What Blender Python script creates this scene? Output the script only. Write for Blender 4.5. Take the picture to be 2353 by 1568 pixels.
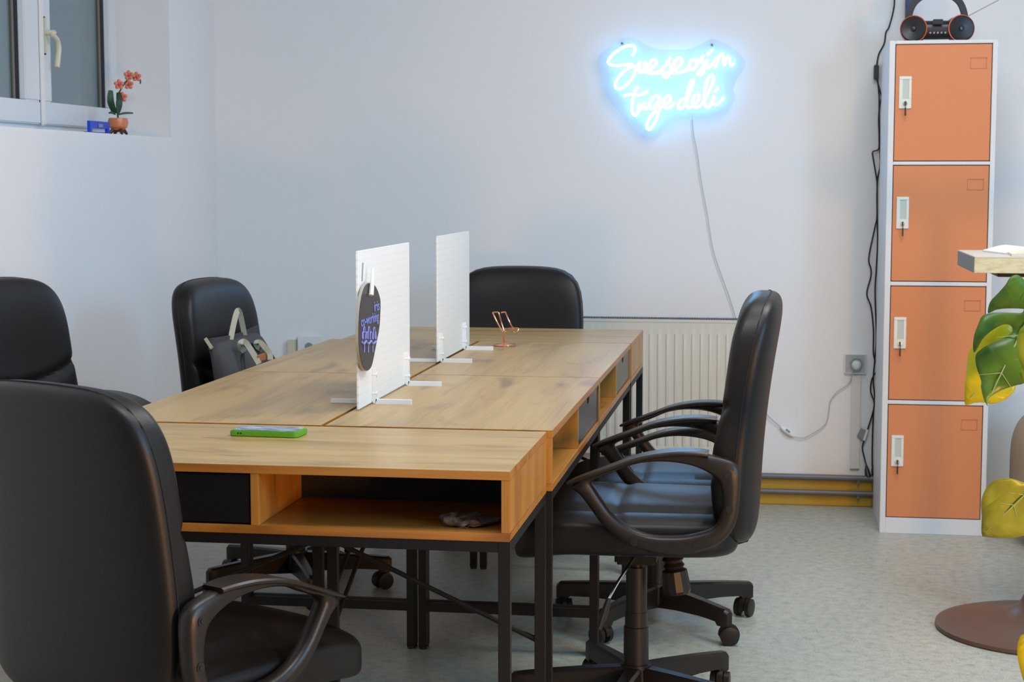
import bpy, bmesh, math, random
from mathutils import Vector, Matrix
random.seed(7)
for o in list(bpy.data.objects): bpy.data.objects.remove(o)
scene = bpy.context.scene
C = scene.collection
R = math.radians
# ---------------------------------------------------------------- camera
FPX = 3880.0; IW, IH = 2353, 1568; EYE = 1.29
YAW = math.atan2(1785 - IW / 2, FPX); PIT = math.atan(372 / FPX)
cd = bpy.data.cameras.new('camera'); cam = bpy.data.objects.new('camera', cd); C.objects.link(cam)
cam.location = (0, 0, EYE); cam.rotation_euler = (math.pi / 2 - PIT, 0, YAW)
cd.sensor_width = 36; cd.lens = 36 * FPX / IW; cd.clip_start = .05
cd.dof.use_dof = True; cd.dof.focus_distance = 3.5; cd.dof.aperture_fstop = 16
scene.camera = cam
CAMR = cam.rotation_euler.to_matrix()
def ray(px, py): return CAMR @ Vector(((px - IW / 2) / FPX, (IH / 2 - py) / FPX, -1))
def at(px, py, y=None, z=None, x=None):
    """point of the photograph on the plane Y=y, Z=z or X=x of the room"""
    d = ray(px, py)
    t = y / d.y if y is not None else ((z - EYE) / d.z if z is not None else x / d.x)
    return Vector((0, 0, EYE)) + d * t
# ---------------------------------------------------------------- world, exposure, lights
w = bpy.data.worlds.new('dusk'); scene.world = w; w.use_nodes = True
w.node_tree.nodes['Background'].inputs[0].default_value = (.20, .26, .33, 1)
w.node_tree.nodes['Background'].inputs[1].default_value = .8
scene.view_settings.view_transform = 'Standard'; scene.view_settings.look = 'None'
scene.view_settings.exposure = -0.08; scene.view_settings.gamma = 1; scene.view_settings.use_curve_mapping = False
try: scene.cycles.max_bounces = 8; scene.cycles.diffuse_bounces = 4
except Exception: pass
def area(name, loc, target, size, power, col, sy=None):
    l = bpy.data.lights.new(name, 'AREA'); l.energy = power; l.color = col; l.size = size
    if sy: l.shape = 'RECTANGLE'; l.size_y = sy
    o = bpy.data.objects.new(name, l); C.objects.link(o); o.location = loc
    o.rotation_euler = (Vector(target) - Vector(loc)).to_track_quat('-Z', 'Y').to_euler(); return o
area('ceiling_light_over_table', (.6, 4.3, 2.93), (.6, 4.3, 0), 1.0, 48, (.97, .98, .98), 1.0)
area('ceiling_light_front', (-.4, 2.7, 2.90), (-1.6, 4.2, .6), .9, 52, (.95, .97, 1.0), .9)
area('blue_fill_right', (2.8, 1.7, 1.95), (-2.2, 4.6, 1.4), 1.1, 116, (.27, .63, 1.0), 1.1)  # blue light added to cool the left wall; wall_right has no window
area('warm_lamp', (1.25, 1.5, .62), (-.6, 3.6, .45), .25, 36, (1.0, .46, .12), .25)

# ---------------------------------------------------------------- materials
def mat(name, col, rough=.6, metal=0, spec=.5, coat=0, emis=None, es=0, trans=0, bump=0, bscale=100):
    m = bpy.data.materials.new(name); m.use_nodes = True; nt = m.node_tree; b = nt.nodes['Principled BSDF']
    b.inputs['Base Color'].default_value = (*col, 1); b.inputs['Roughness'].default_value = rough
    b.inputs['Metallic'].default_value = metal; b.inputs['Specular IOR Level'].default_value = spec
    b.inputs['Coat Weight'].default_value = coat; b.inputs['Transmission Weight'].default_value = trans
    if emis: b.inputs['Emission Color'].default_value = (*emis, 1); b.inputs['Emission Strength'].default_value = es
    if bump:
        tc = nt.nodes.new('ShaderNodeTexCoord'); n = nt.nodes.new('ShaderNodeTexNoise'); n.inputs['Scale'].default_value = bscale
        n.inputs['Detail'].default_value = 4
        bp = nt.nodes.new('ShaderNodeBump'); bp.inputs['Strength'].default_value = bump; bp.inputs['Distance'].default_value = .002
        nt.links.new(tc.outputs['Object'], n.inputs['Vector']); nt.links.new(n.outputs['Fac'], bp.inputs['Height'])
        nt.links.new(bp.outputs[0], b.inputs['Normal'])
    return m
def ramp_mat(name, stops, scale, rough=.6, detail=4, stretch=(1, 1, 1), spec=.5, bump=0, dist=0, coat=0):
    m = mat(name, stops[0][1], rough, spec=spec, coat=coat); nt = m.node_tree; b = nt.nodes['Principled BSDF']
    tc = nt.nodes.new('ShaderNodeTexCoord'); mp = nt.nodes.new('ShaderNodeMapping'); mp.inputs['Scale'].default_value = stretch
    oi = nt.nodes.new('ShaderNodeObjectInfo'); va = nt.nodes.new('ShaderNodeVectorMath'); va.operation = 'ADD'
    n = nt.nodes.new('ShaderNodeTexNoise'); n.inputs['Scale'].default_value = scale; n.inputs['Detail'].default_value = detail
    n.inputs['Distortion'].default_value = dist; n.inputs['Roughness'].default_value = .6
    r = nt.nodes.new('ShaderNodeValToRGB'); r.color_ramp.elements.remove(r.color_ramp.elements[0])
    r.color_ramp.elements[0].position = stops[0][0]; r.color_ramp.elements[0].color = (*stops[0][1], 1)
    for p, c in stops[1:]:
        e = r.color_ramp.elements.new(p); e.color = (*c, 1)
    L = nt.links.new
    L(tc.outputs['Object'], va.inputs[0]); L(oi.outputs['Random'], va.inputs[1]); L(va.outputs[0], mp.inputs['Vector'])
    L(mp.outputs[0], n.inputs['Vector']); L(n.outputs['Fac'], r.inputs['Fac']); L(r.outputs[0], b.inputs['Base Color'])
    if bump:
        bp = nt.nodes.new('ShaderNodeBump'); bp.inputs['Strength'].default_value = bump; bp.inputs['Distance'].default_value = .001
        L(n.outputs['Fac'], bp.inputs['Height']); L(bp.outputs[0], b.inputs['Normal'])
    return m
M = {}
M['wall'] = mat('wall_paint', (.80, .80, .805), .9, spec=.2, bump=.25, bscale=60)
M['ceil'] = mat('ceiling_paint', (.8, .8, .8), .9)
def oak(name, ax, tint=(1, 1, 1)):
    m = mat(name, (.45, .26, .09), .33, spec=.6); nt = m.node_tree; b = nt.nodes['Principled BSDF']; L = nt.links.new; N = nt.nodes.new
    tc = N('ShaderNodeTexCoord'); oi = N('ShaderNodeObjectInfo'); va = N('ShaderNodeVectorMath'); va.operation = 'MULTIPLY_ADD'
    va.inputs[1].default_value = (1, 1, 1); L(tc.outputs['Object'], va.inputs[0]); L(oi.outputs['Random'], va.inputs[2])
    def nz(st, dist, det):
        mp = N('ShaderNodeMapping'); mp.inputs['Scale'].default_value = st if ax == 'x' else (st[1], st[2], st[0]); L(va.outputs[0], mp.inputs['Vector'])
        n = N('ShaderNodeTexNoise'); n.inputs['Scale'].default_value = 1; n.inputs['Detail'].default_value = det; n.inputs['Distortion'].default_value = dist; L(mp.outputs[0], n.inputs['Vector']); return n.outputs['Fac']
    mid, fine, big = nz((1.3, 15, 15), .7, 6), nz((5, 170, 170), .2, 3), nz((3.5, 11, 11), .5, 2)
    mx = N('ShaderNodeMix'); mx.data_type = 'FLOAT'; mx.inputs[0].default_value = .38; L(mid, mx.inputs[2]); L(fine, mx.inputs[3])
    r = N('ShaderNodeValToRGB'); e = r.color_ramp.elements
    e[0].position = .34; e[0].color = (.29, .165, .050, 1); e[1].position = .68; e[1].color = (.47, .315, .115, 1); k = e.new(.5); k.color = (.41, .255, .080, 1)
    r2 = N('ShaderNodeValToRGB'); e = r2.color_ramp.elements; e[0].position = .58; e[0].color = (1, 1, 1, 1); e[1].position = .74; e[1].color = (.58, .52, .50, 1)
    L(mx.outputs[0], r.inputs['Fac']); L(big, r2.inputs['Fac'])
    mu = N('ShaderNodeMix'); mu.data_type = 'RGBA'; mu.blend_type = 'MULTIPLY'; mu.inputs[0].default_value = 1; L(r.outputs[0], mu.inputs[6]); L(r2.outputs[0], mu.inputs[7])
    mt = N('ShaderNodeMix'); mt.data_type = 'RGBA'; mt.blend_type = 'MULTIPLY'; mt.inputs[0].default_value = 1; mt.inputs[7].default_value = (*tint, 1); L(mu.outputs[2], mt.inputs[6]); L(mt.outputs[2], b.inputs['Base Color'])
    bp = N('ShaderNodeBump'); bp.inputs['Strength'].default_value = .12; bp.inputs['Distance'].default_value = .0006; L(fine, bp.inputs['Height']); L(bp.outputs[0], b.inputs['Normal'])
    return m
M['oak_x'] = oak('oak_laminate_long', 'x'); M['oak_warm_z'] = oak('oak_upright_warm_lit', 'z', (1.10, .78, .44)); M['oak_warm_x'] = oak('oak_edge_warm_lit', 'x', (1.04, .70, .38))  # orange tints mostly paint warm lamplight into upright panels and edges
def floor_mat():
    m = mat('speckled_vinyl_floor', (.4, .4, .38), .38, spec=.4); nt = m.node_tree; b = nt.nodes['Principled BSDF']; L = nt.links.new
    tc = nt.nodes.new('ShaderNodeTexCoord')
    n1 = nt.nodes.new('ShaderNodeTexNoise'); n1.inputs['Scale'].default_value = 190; n1.inputs['Detail'].default_value = 3
    n2 = nt.nodes.new('ShaderNodeTexNoise'); n2.inputs['Scale'].default_value = 35; n2.inputs['Detail'].default_value = 4
    mx = nt.nodes.new('ShaderNodeMix'); mx.data_type = 'FLOAT'; mx.inputs[0].default_value = .45
    r = nt.nodes.new('ShaderNodeValToRGB'); e = r.color_ramp.elements
    e[0].position = .36; e[0].color = (.27, .27, .22, 1); e[1].position = .62; e[1].color = (.50, .49, .41, 1)
    k = e.new(.47); k.color = (.405, .40, .33, 1)
    for n in (n1, n2): L(tc.outputs['Object'], n.inputs['Vector'])
    L(n1.outputs['Fac'], mx.inputs[2]); L(n2.outputs['Fac'], mx.inputs[3]); L(mx.outputs[0], r.inputs['Fac']); L(r.outputs[0], b.inputs['Base Color'])
    return m
M['floor'] = floor_mat()
M['blackmetal'] = mat('black_powder_coated_steel', (.009, .008, .0075), .5, spec=.3)
M['blackpanel'] = mat('black_fibreboard', (.012, .011, .011), .7)
M['drawer'] = mat('dark_grey_drawer_front', (.009, .008, .010), .30, spec=.6)
M['hole'] = mat('black_hole', (.003, .003, .003), .9)
M['leather'] = mat('dark_leatherette', (.007, .0052, .0045), .43, spec=.36, bump=.12, bscale=420)
M['seam'] = mat('black_thread', (.006, .006, .006), .8)
M['plastic'] = mat('dark_brown_black_plastic', (.016, .0105, .0075), .38, spec=.42, bump=.12, bscale=500)
M['chrome'] = mat('chrome', (.7, .7, .7), .18, 1)
M['white'] = mat('white_plastic', (.78, .78, .78), .4)
M['pvc'] = mat('white_pvc_window_frame', (.70, .73, .76), .35)
M['cream'] = mat('cream_plastic', (.62, .60, .46), .35)
M['gasket'] = mat('dark_gasket', (.03, .035, .05), .6)
M['tan'] = mat('tan_spacer', (.25, .22, .17), .5)
M['lockerwhite'] = mat('white_lacquered_steel', (.68, .68, .68), .4)
M['orange'] = mat('orange_lacquered_steel', (.66, .225, .088), .5, spec=.4, bump=.1, bscale=400)
M['orangedk'] = mat('orange_embossed_edge', (.52, .17, .065), .5)
M['gap'] = mat('dark_door_gap', (.03, .03, .035), .8)
M['handlew'] = mat('off_white_handle', (.72, .73, .66), .35)
M['handleg'] = mat('grey_green_recess', (.50, .53, .47), .45)
M['black'] = mat('black_plastic', (.012, .012, .014), .35)
M['radiator'] = mat('cream_white_radiator_enamel', (.66, .64, .56), .4)
M['grille'] = mat('grey_grille', (.12, .14, .15), .5)
M['yellow'] = mat('yellow_painted_board', (.46, .26, .02), .5, bump=.3, bscale=20)
M['pipe'] = mat('grey_painted_pipe', (.13, .13, .14), .4)
M['bluepaint'] = mat('dark_blue_paint', (.012, .035, .15), .5)
M['boomred'] = mat('orange_red_trim', (.75, .10, .02), .3)
M['copper'] = mat('copper_wire', (.85, .36, .22), .25, 1)
M['green'] = mat('lime_green_rubber_case', (.12, .33, .01), .45)
M['cloth'] = mat('grey_canvas', (.075, .07, .072), .9, spec=.2, bump=.6, bscale=250)
M['strap'] = mat('beige_webbing', (.42, .39, .29), .8, bump=.4, bscale=300)
M['label'] = mat('orange_leather_label', (.50, .14, .04), .6)
M['stone'] = ramp_mat('grey_crumpled_felt', ((.35, (.04, .034, .03)), (.6, (.13, .105, .09))), 90, .9, 6, bump=1)
M['bronze'] = mat('brown_metallic_base', (.13, .075, .05), .38, .3, spec=.5)
M['ply'] = ramp_mat('pale_plywood_edge', ((.3, (.50, .40, .20)), (.55, (.62, .56, .34)), (.75, (.68, .60, .38))), 30, .6, 5, (1, 1, 3))
M['slabend'] = mat('grey_laminate_end', (.17, .18, .16), .5)
M['slabtop'] = mat('pale_laminate_top', (.55, .52, .45), .4)
M['paper'] = mat('white_paper', (.75, .75, .78), .6)
M['paperc'] = mat('cream_paper', (.68, .62, .48), .6)
M['beige'] = mat('beige_upholstery', (.40, .32, .23), .9, bump=.5, bscale=200)
M['terracotta'] = mat('copper_glazed_pot', (.60, .20, .07), .3, spec=.6)
M['wooddark'] = mat('dark_red_wood', (.07, .015, .012), .4)
M['bluetoy'] = mat('bright_blue_plastic', (.01, .06, .55), .4)
M['leafdk'] = mat('dark_green_leaf', (.008, .06, .025), .45)
M['petal'] = mat('coral_petal', (.75, .23, .13), .5)
M['petalc'] = mat('magenta_petal_centre', (.55, .04, .16), .5)
M['signblack'] = mat('black_acrylic', (.022, .017, .017), .35)
M['letter'] = mat('lilac_blue_lettering', (.20, .24, .62), .5)
M['signedge'] = mat('pale_wood_edge', (.33, .32, .27), .5)
M['soil'] = mat('potting_soil', (.03, .02, .015), .95, bump=1, bscale=80)
M['potw'] = mat('white_ceramic_pot', (.7, .68, .62), .4)
M['greycord'] = mat('clear_grey_cord', (.42, .44, .48), .5)
M['tag'] = mat('grey_tag', (.25, .26, .28), .5)
M['duct'] = mat('ivory_cable_duct', (.78, .71, .66), .5)
def leaf_mat(name, c1, c2, tr):
    m = ramp_mat(name, ((.35, c1), (.65, c2)), 14, .35, 3); nt = m.node_tree; b = nt.nodes['Principled BSDF']
    t = nt.nodes.new('ShaderNodeBsdfTranslucent'); mx = nt.nodes.new('ShaderNodeMixShader'); mx.inputs[0].default_value = tr
    out = nt.nodes['Material Output']; src = b.inputs['Base Color'].links[0].from_socket
    nt.links.new(src, t.inputs[0]); nt.links.new(b.outputs[0], mx.inputs[1]); nt.links.new(t.outputs[0], mx.inputs[2]); nt.links.new(mx.outputs[0], out.inputs[0])
    return m
M['leafg'] = leaf_mat('green_monstera_leaf', (.055, .14, .012), (.13, .27, .03), .3)
M['leafy'] = leaf_mat('yellow_monstera_leaf', (.55, .50, .012), (.66, .60, .02), .4)
M['leafl'] = leaf_mat('lime_monstera_leaf', (.32, .42, .02), (.45, .52, .04), .4)
M['leafo'] = leaf_mat('olive_monstera_leaf', (.20, .24, .012), (.34, .36, .03), .3)
M['vein'] = mat('pale_leaf_vein', (.28, .36, .14), .5)
def glass_mat():
    m = bpy.data.materials.new('window_glass'); m.use_nodes = True; nt = m.node_tree; nt.nodes.clear()
    o = nt.nodes.new('ShaderNodeOutputMaterial'); t = nt.nodes.new('ShaderNodeBsdfTransparent'); t.inputs[0].default_value = (.75, .85, .86, 1)
    g = nt.nodes.new('ShaderNodeBsdfGlossy'); g.inputs['Roughness'].default_value = .03
    x = nt.nodes.new('ShaderNodeMixShader'); x.inputs[0].default_value = .22
    nt.links.new(t.outputs[0], x.inputs[1]); nt.links.new(g.outputs[0], x.inputs[2]); nt.links.new(x.outputs[0], o.inputs[0]); return m
M['glass'] = glass_mat()
def acryl(name, tint, f, rough=.08):
    m = bpy.data.materials.new(name); m.use_nodes = True; nt = m.node_tree; nt.nodes.clear()
    o = nt.nodes.new('ShaderNodeOutputMaterial'); t = nt.nodes.new('ShaderNodeBsdfTransparent'); t.inputs[0].default_value = (*tint, 1)
    g = nt.nodes.new('ShaderNodeBsdfPrincipled'); g.inputs['Base Color'].default_value = (.75, .85, .95, 1); g.inputs['Roughness'].default_value = rough
    x = nt.nodes.new('ShaderNodeMixShader'); x.inputs[0].default_value = f
    nt.links.new(t.outputs[0], x.inputs[1]); nt.links.new(g.outputs[0], x.inputs[2]); nt.links.new(x.outputs[0], o.inputs[0]); return m
M['acrylic'] = acryl('clear_acrylic_sheet', (.93, .97, 1), .22)
M['clearbox'] = acryl('clear_plastic_cover', (.97, .98, .98), .10, .12)
M['neon'] = mat('glowing_neon_tube', (.8, .9, 1), .5, emis=(.20, .56, 1.0), es=7.5)
def _neon():   # LED strip: the silicone tube shines mostly out of its front
    nt = M['neon'].node_tree; b = nt.nodes['Principled BSDF']; g = nt.nodes.new('ShaderNodeNewGeometry'); sx = nt.nodes.new('ShaderNodeSeparateXYZ')
    mr = nt.nodes.new('ShaderNodeMapRange'); mr.inputs['From Min'].default_value = -.9; mr.inputs['From Max'].default_value = .3; mr.inputs['To Min'].default_value = 52; mr.inputs['To Max'].default_value = 5.5
    nt.links.new(g.outputs['Normal'], sx.inputs[0]); nt.links.new(sx.outputs['Y'], mr.inputs['Value']); nt.links.new(mr.outputs[0], b.inputs['Emission Strength'])
_neon()
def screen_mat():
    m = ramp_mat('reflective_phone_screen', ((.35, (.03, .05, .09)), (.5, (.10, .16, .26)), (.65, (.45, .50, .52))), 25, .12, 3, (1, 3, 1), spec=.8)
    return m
M['screen'] = screen_mat()
def peg_mat():
    m = mat('white_pegboard', (.80, .81, .79), .45); nt = m.node_tree; b = nt.nodes['Principled BSDF']; L = nt.links.new
    tc = nt.nodes.new('ShaderNodeTexCoord'); v = nt.nodes.new('ShaderNodeTexVoronoi'); v.inputs['Scale'].default_value = 55; v.inputs['Randomness'].default_value = 0
    r = nt.nodes.new('ShaderNodeValToRGB'); e = r.color_ramp.elements; e[0].position = .16; e[0].color = (.70, .72, .72, 1); e[1].position = .24; e[1].color = (.80, .81, .79, 1)
    L(tc.outputs['Object'], v.inputs['Vector']); L(v.outputs['Distance'], r.inputs['Fac']); L(r.outputs[0], b.inputs['Base Color']); return m
M['peg'] = peg_mat()

# ---------------------------------------------------------------- mesh helpers
class MB:
    def __init__(s): s.v = []; s.f = []
    def add(s, vs, fs):
        n = len(s.v); s.v += [Vector(v) for v in vs]; s.f += [tuple(i + n for i in f) for f in fs]; return s
    def box(s, x0, x1, y0, y1, z0, z1, mtx=None):
        vs = [Vector((x, y, z)) for x in (x0, x1) for y in (y0, y1) for z in (z0, z1)]
        if mtx: vs = [mtx @ v for v in vs]
        return s.add(vs, [(0, 1, 3, 2), (4, 6, 7, 5), (0, 4, 5, 1), (2, 3, 7, 6), (0, 2, 6, 4), (1, 5, 7, 3)])
    def tube(s, pts, r, n=10, closed=False, flat=None, up=None):
        """round tube (r may be a list); flat=(w,t) gives a rectangular strap"""
        P = [Vector(p) for p in pts]; m = len(P); rs = r if isinstance(r, (list, tuple)) else [r] * m
        T = []
        for i in range(m):
            a = P[(i - 1) % m] if (closed or i > 0) else P[i]; b = P[(i + 1) % m] if (closed or i < m - 1) else P[i]
            d = (b - a); T.append(d.normalized() if d.length > 1e-9 else Vector((0, 0, 1)))
        u = Vector(up) if up else (Vector((0, 0, 1)) if abs(T[0].z) < .9 else Vector((1, 0, 0)))
        vs = []; N = (u - T[0] * u.dot(T[0])).normalized()
        for i in range(m):
            if up: N = (u - T[i] * u.dot(T[i])); N = N.normalized() if N.length > 1e-6 else N
            else: N = (N - T[i] * N.dot(T[i])).normalized()
            B = T[i].cross(N)
            if flat:
                w_, t_ = flat; q = [(w_, t_), (-w_, t_), (-w_, -t_), (w_, -t_)]
                vs += [P[i] + B * a * .5 * rs[i] + N * b * .5 * rs[i] for a, b in q]
            else:
                vs += [P[i] + (B * math.cos(2 * math.pi * k / n) + N * math.sin(2 * math.pi * k / n)) * rs[i] for k in range(n)]
        if flat: n = 4
        fs = []
        for i in range(m if closed else m - 1):
            j = (i + 1) % m
            for k in range(n): fs.append((i * n + k, i * n + (k + 1) % n, j * n + (k + 1) % n, j * n + k))
        if not closed: fs += [tuple(range(n))[::-1], tuple((m - 1) * n + k for k in range(n))]
        return s.add(vs, fs)
    def lathe(s, prof, n=32, mtx=None):
        """prof: (radius, z) list, about z"""
        vs = []; fs = []
        for r, z in prof: vs += [Vector((max(r, 1e-4) * math.cos(2 * math.pi * k / n), max(r, 1e-4) * math.sin(2 * math.pi * k / n), z)) for k in range(n)]
        for i in range(len(prof) - 1):
            for k in range(n): fs.append((i * n + k, i * n + (k + 1) % n, (i + 1) * n + (k + 1) % n, (i + 1) * n + k))
        fs += [tuple(range(n))[::-1], tuple((len(prof) - 1) * n + k for k in range(n))]
        if mtx: vs = [mtx @ v for v in vs]
        return s.add(vs, fs)
    def cyl(s, a, b, r, n=16): return s.tube([a, b], r, n)
    def prism(s, poly, h, mtx=None):
        n = len(poly); vs = [Vector((x, y, z)) for z in (0, h) for x, y in poly]
        if mtx: vs = [mtx @ v for v in vs]
        return s.add(vs, [tuple(range(n))[::-1], tuple(range(n, 2 * n))] + [(i, (i + 1) % n, n + (i + 1) % n, n + i) for i in range(n)])
    def sell(s, c, dims, e_ring=4, e_len=4, nr=40, nl=28, axis='z', fn=None):
        """rounded 'pillow' lofted along an axis; fn deforms each point"""
        ax = 'xyz'.index(axis); o1, o2 = [(1, 2), (0, 2), (0, 1)][ax]
        vs = []; fs = []
        for i in range(nl + 1):
            l = -math.cos(math.pi * i / nl); k = max(0, 1 - abs(l) ** e_len) ** (1 / e_len); k = max(k, .004)
            for j in range(nr):
                th = 2 * math.pi * j / nr; cc, ss = math.cos(th), math.sin(th)
                q = (abs(cc) ** e_ring + abs(ss) ** e_ring) ** (-1 / e_ring)
                p = [0, 0, 0]; p[ax] = l * dims[ax] / 2; p[o1] = cc * q * k * dims[o1] / 2; p[o2] = ss * q * k * dims[o2] / 2
                v = Vector(p)
                if fn: v = fn(v)
                vs.append(v + Vector(c))
        for i in range(nl):
            for j in range(nr): fs.append((i * nr + j, i * nr + (j + 1) % nr, (i + 1) * nr + (j + 1) % nr, (i + 1) * nr + j))
        fs += [tuple(range(nr)), tuple(nl * nr + k for k in range(nr))]
        return s.add(vs, fs)
    def build(s, name, m, parent=None, bevel=0, smooth=True, offset=None, subdiv=0, auto=35):
        me = bpy.data.meshes.new(name); off = Vector(offset) if offset else Vector()
        me.from_pydata([v - off for v in s.v], [], s.f); me.validate()
        bm = bmesh.new(); bm.from_mesh(me); bmesh.ops.recalc_face_normals(bm, faces=bm.faces)
        if bevel:
            es = [e for e in bm.edges if len(e.link_faces) == 2 and e.calc_face_angle(0) > R(30)]
            bmesh.ops.bevel(bm, geom=es, offset=bevel, segments=2, affect='EDGES', clamp_overlap=True)
        for f in bm.faces: f.smooth = smooth
        for e in bm.edges:
            if len(e.link_faces) == 2 and e.calc_face_angle(0) > R(auto): e.smooth = False
        bm.to_mesh(me); bm.free()
        o = bpy.data.objects.new(name, me); C.objects.link(o); me.materials.append(M[m] if isinstance(m, str) else m)
        if parent: o.parent = parent
        else: o.location = off
        if subdiv:
            md = o.modifiers.new('s', 'SUBSURF'); md.levels = subdiv; md.render_levels = subdiv
        return o
def smooth_path(pts, n=6, closed=False):
    P = [Vector(p) for p in pts]; m = len(P); out = []
    for i in range(m if closed else m - 1):
        if closed: a, b, c, d = P[(i - 1) % m], P[i], P[(i + 1) % m], P[(i + 2) % m]
        else: a, b, c, d = P[max(i - 1, 0)], P[i], P[i + 1], P[min(i + 2, m - 1)]
        for k in range(n):
            t = k / n; out.append(.5 * ((2 * b) + (c - a) * t + (2 * a - 5 * b + 4 * c - d) * t * t + (3 * b - a - 3 * c + d) * t ** 3))
    if not closed: out.append(P[-1])
    return out
def tag(o, label=None, cat=None, group=None, kind=None):
    if label: o['label'] = label
    if cat: o['category'] = cat
    if group: o['group'] = group
    if kind: o['kind'] = kind
    return o
def thing(name, label, cat, loc=(0, 0, 0), rz=0, group=None):
    o = bpy.data.objects.new(name, None); C.objects.link(o); o.empty_display_size = .05
    o.location = loc; o.rotation_euler = (0, 0, rz); return tag(o, label, cat, group)
def copy_tree(o, parent=None):
    c = o.copy(); C.objects.link(c)
    if parent: c.parent = parent; 
    for ch in list(o.children): copy_tree(ch, c)
    return c
def struct(o): o['kind'] = 'structure'; return o

# ================================================================= THE ROOM
XW, YW, ZC = -2.299, 6.76, 2.95; XR, YB = 2.9, -1.6
struct(MB().box(XW - .4, XR + .1, YB - .1, YW + .1, -.1, 0).build('floor', 'floor'))
struct(MB().box(XW - .4, XR + .1, YB - .1, YW + .1, ZC, ZC + .1).build('ceiling', 'ceil'))
struct(MB().box(XW - .4, XR + .1, YW, YW + .12, 0, ZC).build('wall_back', 'wall'))
struct(MB().box(XR, XR + .1, YB, YW, 0, ZC).build('wall_right', 'wall'))
struct(MB().box(XW - .4, XR, YB - .1, YB, 0, ZC).build('wall_front', 'wall'))
WY0, WY1, WZ0, WZ1 = 4.25, 6.232, 1.443, 2.62; XD = XW - .36
lw = MB()
lw.box(XD, XW, YB, YW, 0, WZ0); lw.box(XD, XW, YB, YW, WZ1, ZC); lw.box(XD, XW, YB, WY0, WZ0, WZ1); lw.box(XD, XW, WY1, YW, WZ0, WZ1)
struct(lw.build('wall_left', 'wall'))
# window in the deep reveal of the left wall
XF = -2.515
win = thing('window_1', None, None, (XF, WY0, WZ0)); win['kind'] = 'structure'
def wbox(name, m, y0, y1, z0, z1, x0, x1, bev=.004, par=None):
    return MB().box(x0, x1, y0, y1, z0, z1).build(name, m, par or win, bevel=bev, offset=(XF, WY0, WZ0))
def winoff(b): return b
wf = MB()
wf.box(XF - .05, XF + .0, WY0, WY1, WZ0, WZ0 + .045); wf.box(XF - .05, XF, WY0, WY1, WZ1 - .06, WZ1)
wf.box(XF - .05, XF, WY1 - .045, WY1, WZ0 + .045, WZ1 - .06); wf.box(XF - .05, XF, WY0, WY0 + .06, WZ0 + .045, WZ1 - .06)
wf.build('window_frame', 'pvc', win, bevel=.003, offset=(XF, WY0, WZ0))
def sash(y0, y1, gy0, gy1, gz0):
    s = MB(); x0, x1 = XF - .035, XF + .018; z0, z1 = WZ0 + .035, WZ1 - .04
    s.box(x0, x1, y0, y1, z0, gz0); s.box(x0, x1, y0, y1, z1 - .07, z1); s.box(x0, x1, y0, gy0, gz0, z1 - .07); s.box(x0, x1, gy1, y1, gz0, z1 - .07)
    f = s.build('sash_frame', 'pvc', win, bevel=.004, offset=(XF, WY0, WZ0))
    MB().box(x0 + .004, x0 + .03, gy1 - .006, gy1 + .001, gz0, z1 - .07).build('gasket', 'gasket', f, offset=(XF, WY0, WZ0))
    MB().box(x0 + .002, x0 + .018, gy1 - .016, gy1 - .006, gz0, z1 - .07).build('glazing_bead', 'tan', f, offset=(XF, WY0, WZ0))
    MB().box(x0 + .012, x0 + .016, gy0, gy1 - .001, gz0, z1 - .07).build('pane', 'glass', f, offset=(XF, WY0, WZ0))
sash(5.525, 6.200, 5.605, 6.133, 1.556)
sash(4.30, 5.512, 4.38, 5.398, 1.556)
wbox('mullion_strip', 'white', 5.507, 5.527, WZ0 + .03, WZ1 - .04, XF + .016, XF + .03)
h0 = at(100, 75, x=XF + .02); hz = lambda px, py, x=XF + .05: at(px, py, x=x)
hp = MB(); hp.box(XF + .018, XF + .028, h0.y - .014, h0.y + .014, h0.z - .075, h0.z + .055)
hob = hp.build('handle', 'cream', win, bevel=.006, offset=(XF, WY0, WZ0))
MB().tube(smooth_path([(XF + .02, h0.y, h0.z), (XF + .045, h0.y + .004, h0.z), (XF + .052, h0.y + .012, h0.z), tuple(hz(120, 79)), tuple(hz(131, 92)), tuple(hz(135, 112)), tuple(hz(133, 135)), tuple(hz(131, 155))]), .0095, 10).build('lever', 'cream', hob, offset=(XF, WY0, WZ0))
struct(MB().box(XF, XW - .001, WY0 + .001, WY1 - .001, WZ0, WZ0 + .005).build('trim_1', 'wall'))

# baseboard with two pipes along the back wall
struct(MB().box(XW, .385, YW - .05, YW, 0, .110).build('baseboard_back', 'yellow', bevel=.004))
for nm, zz, rr in (('upper', .117, .012), ('lower', .056, .0105)):
    p = MB().tube([(-.95, YW - .062, zz), (.39, YW - .062, zz)], rr, 14)
    for xx in (-.6, -.1, .33): p.box(xx - .004, xx + .004, YW - .07, YW - .045, zz - .02, zz + .006)
    tag(p.build('heating_pipe', 'pipe', offset=(-.3, YW - .062, zz)), 'grey heating pipe along the foot of the back wall, %s of the two' % nm, 'pipe', 'pipes on the yellow baseboard')

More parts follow.
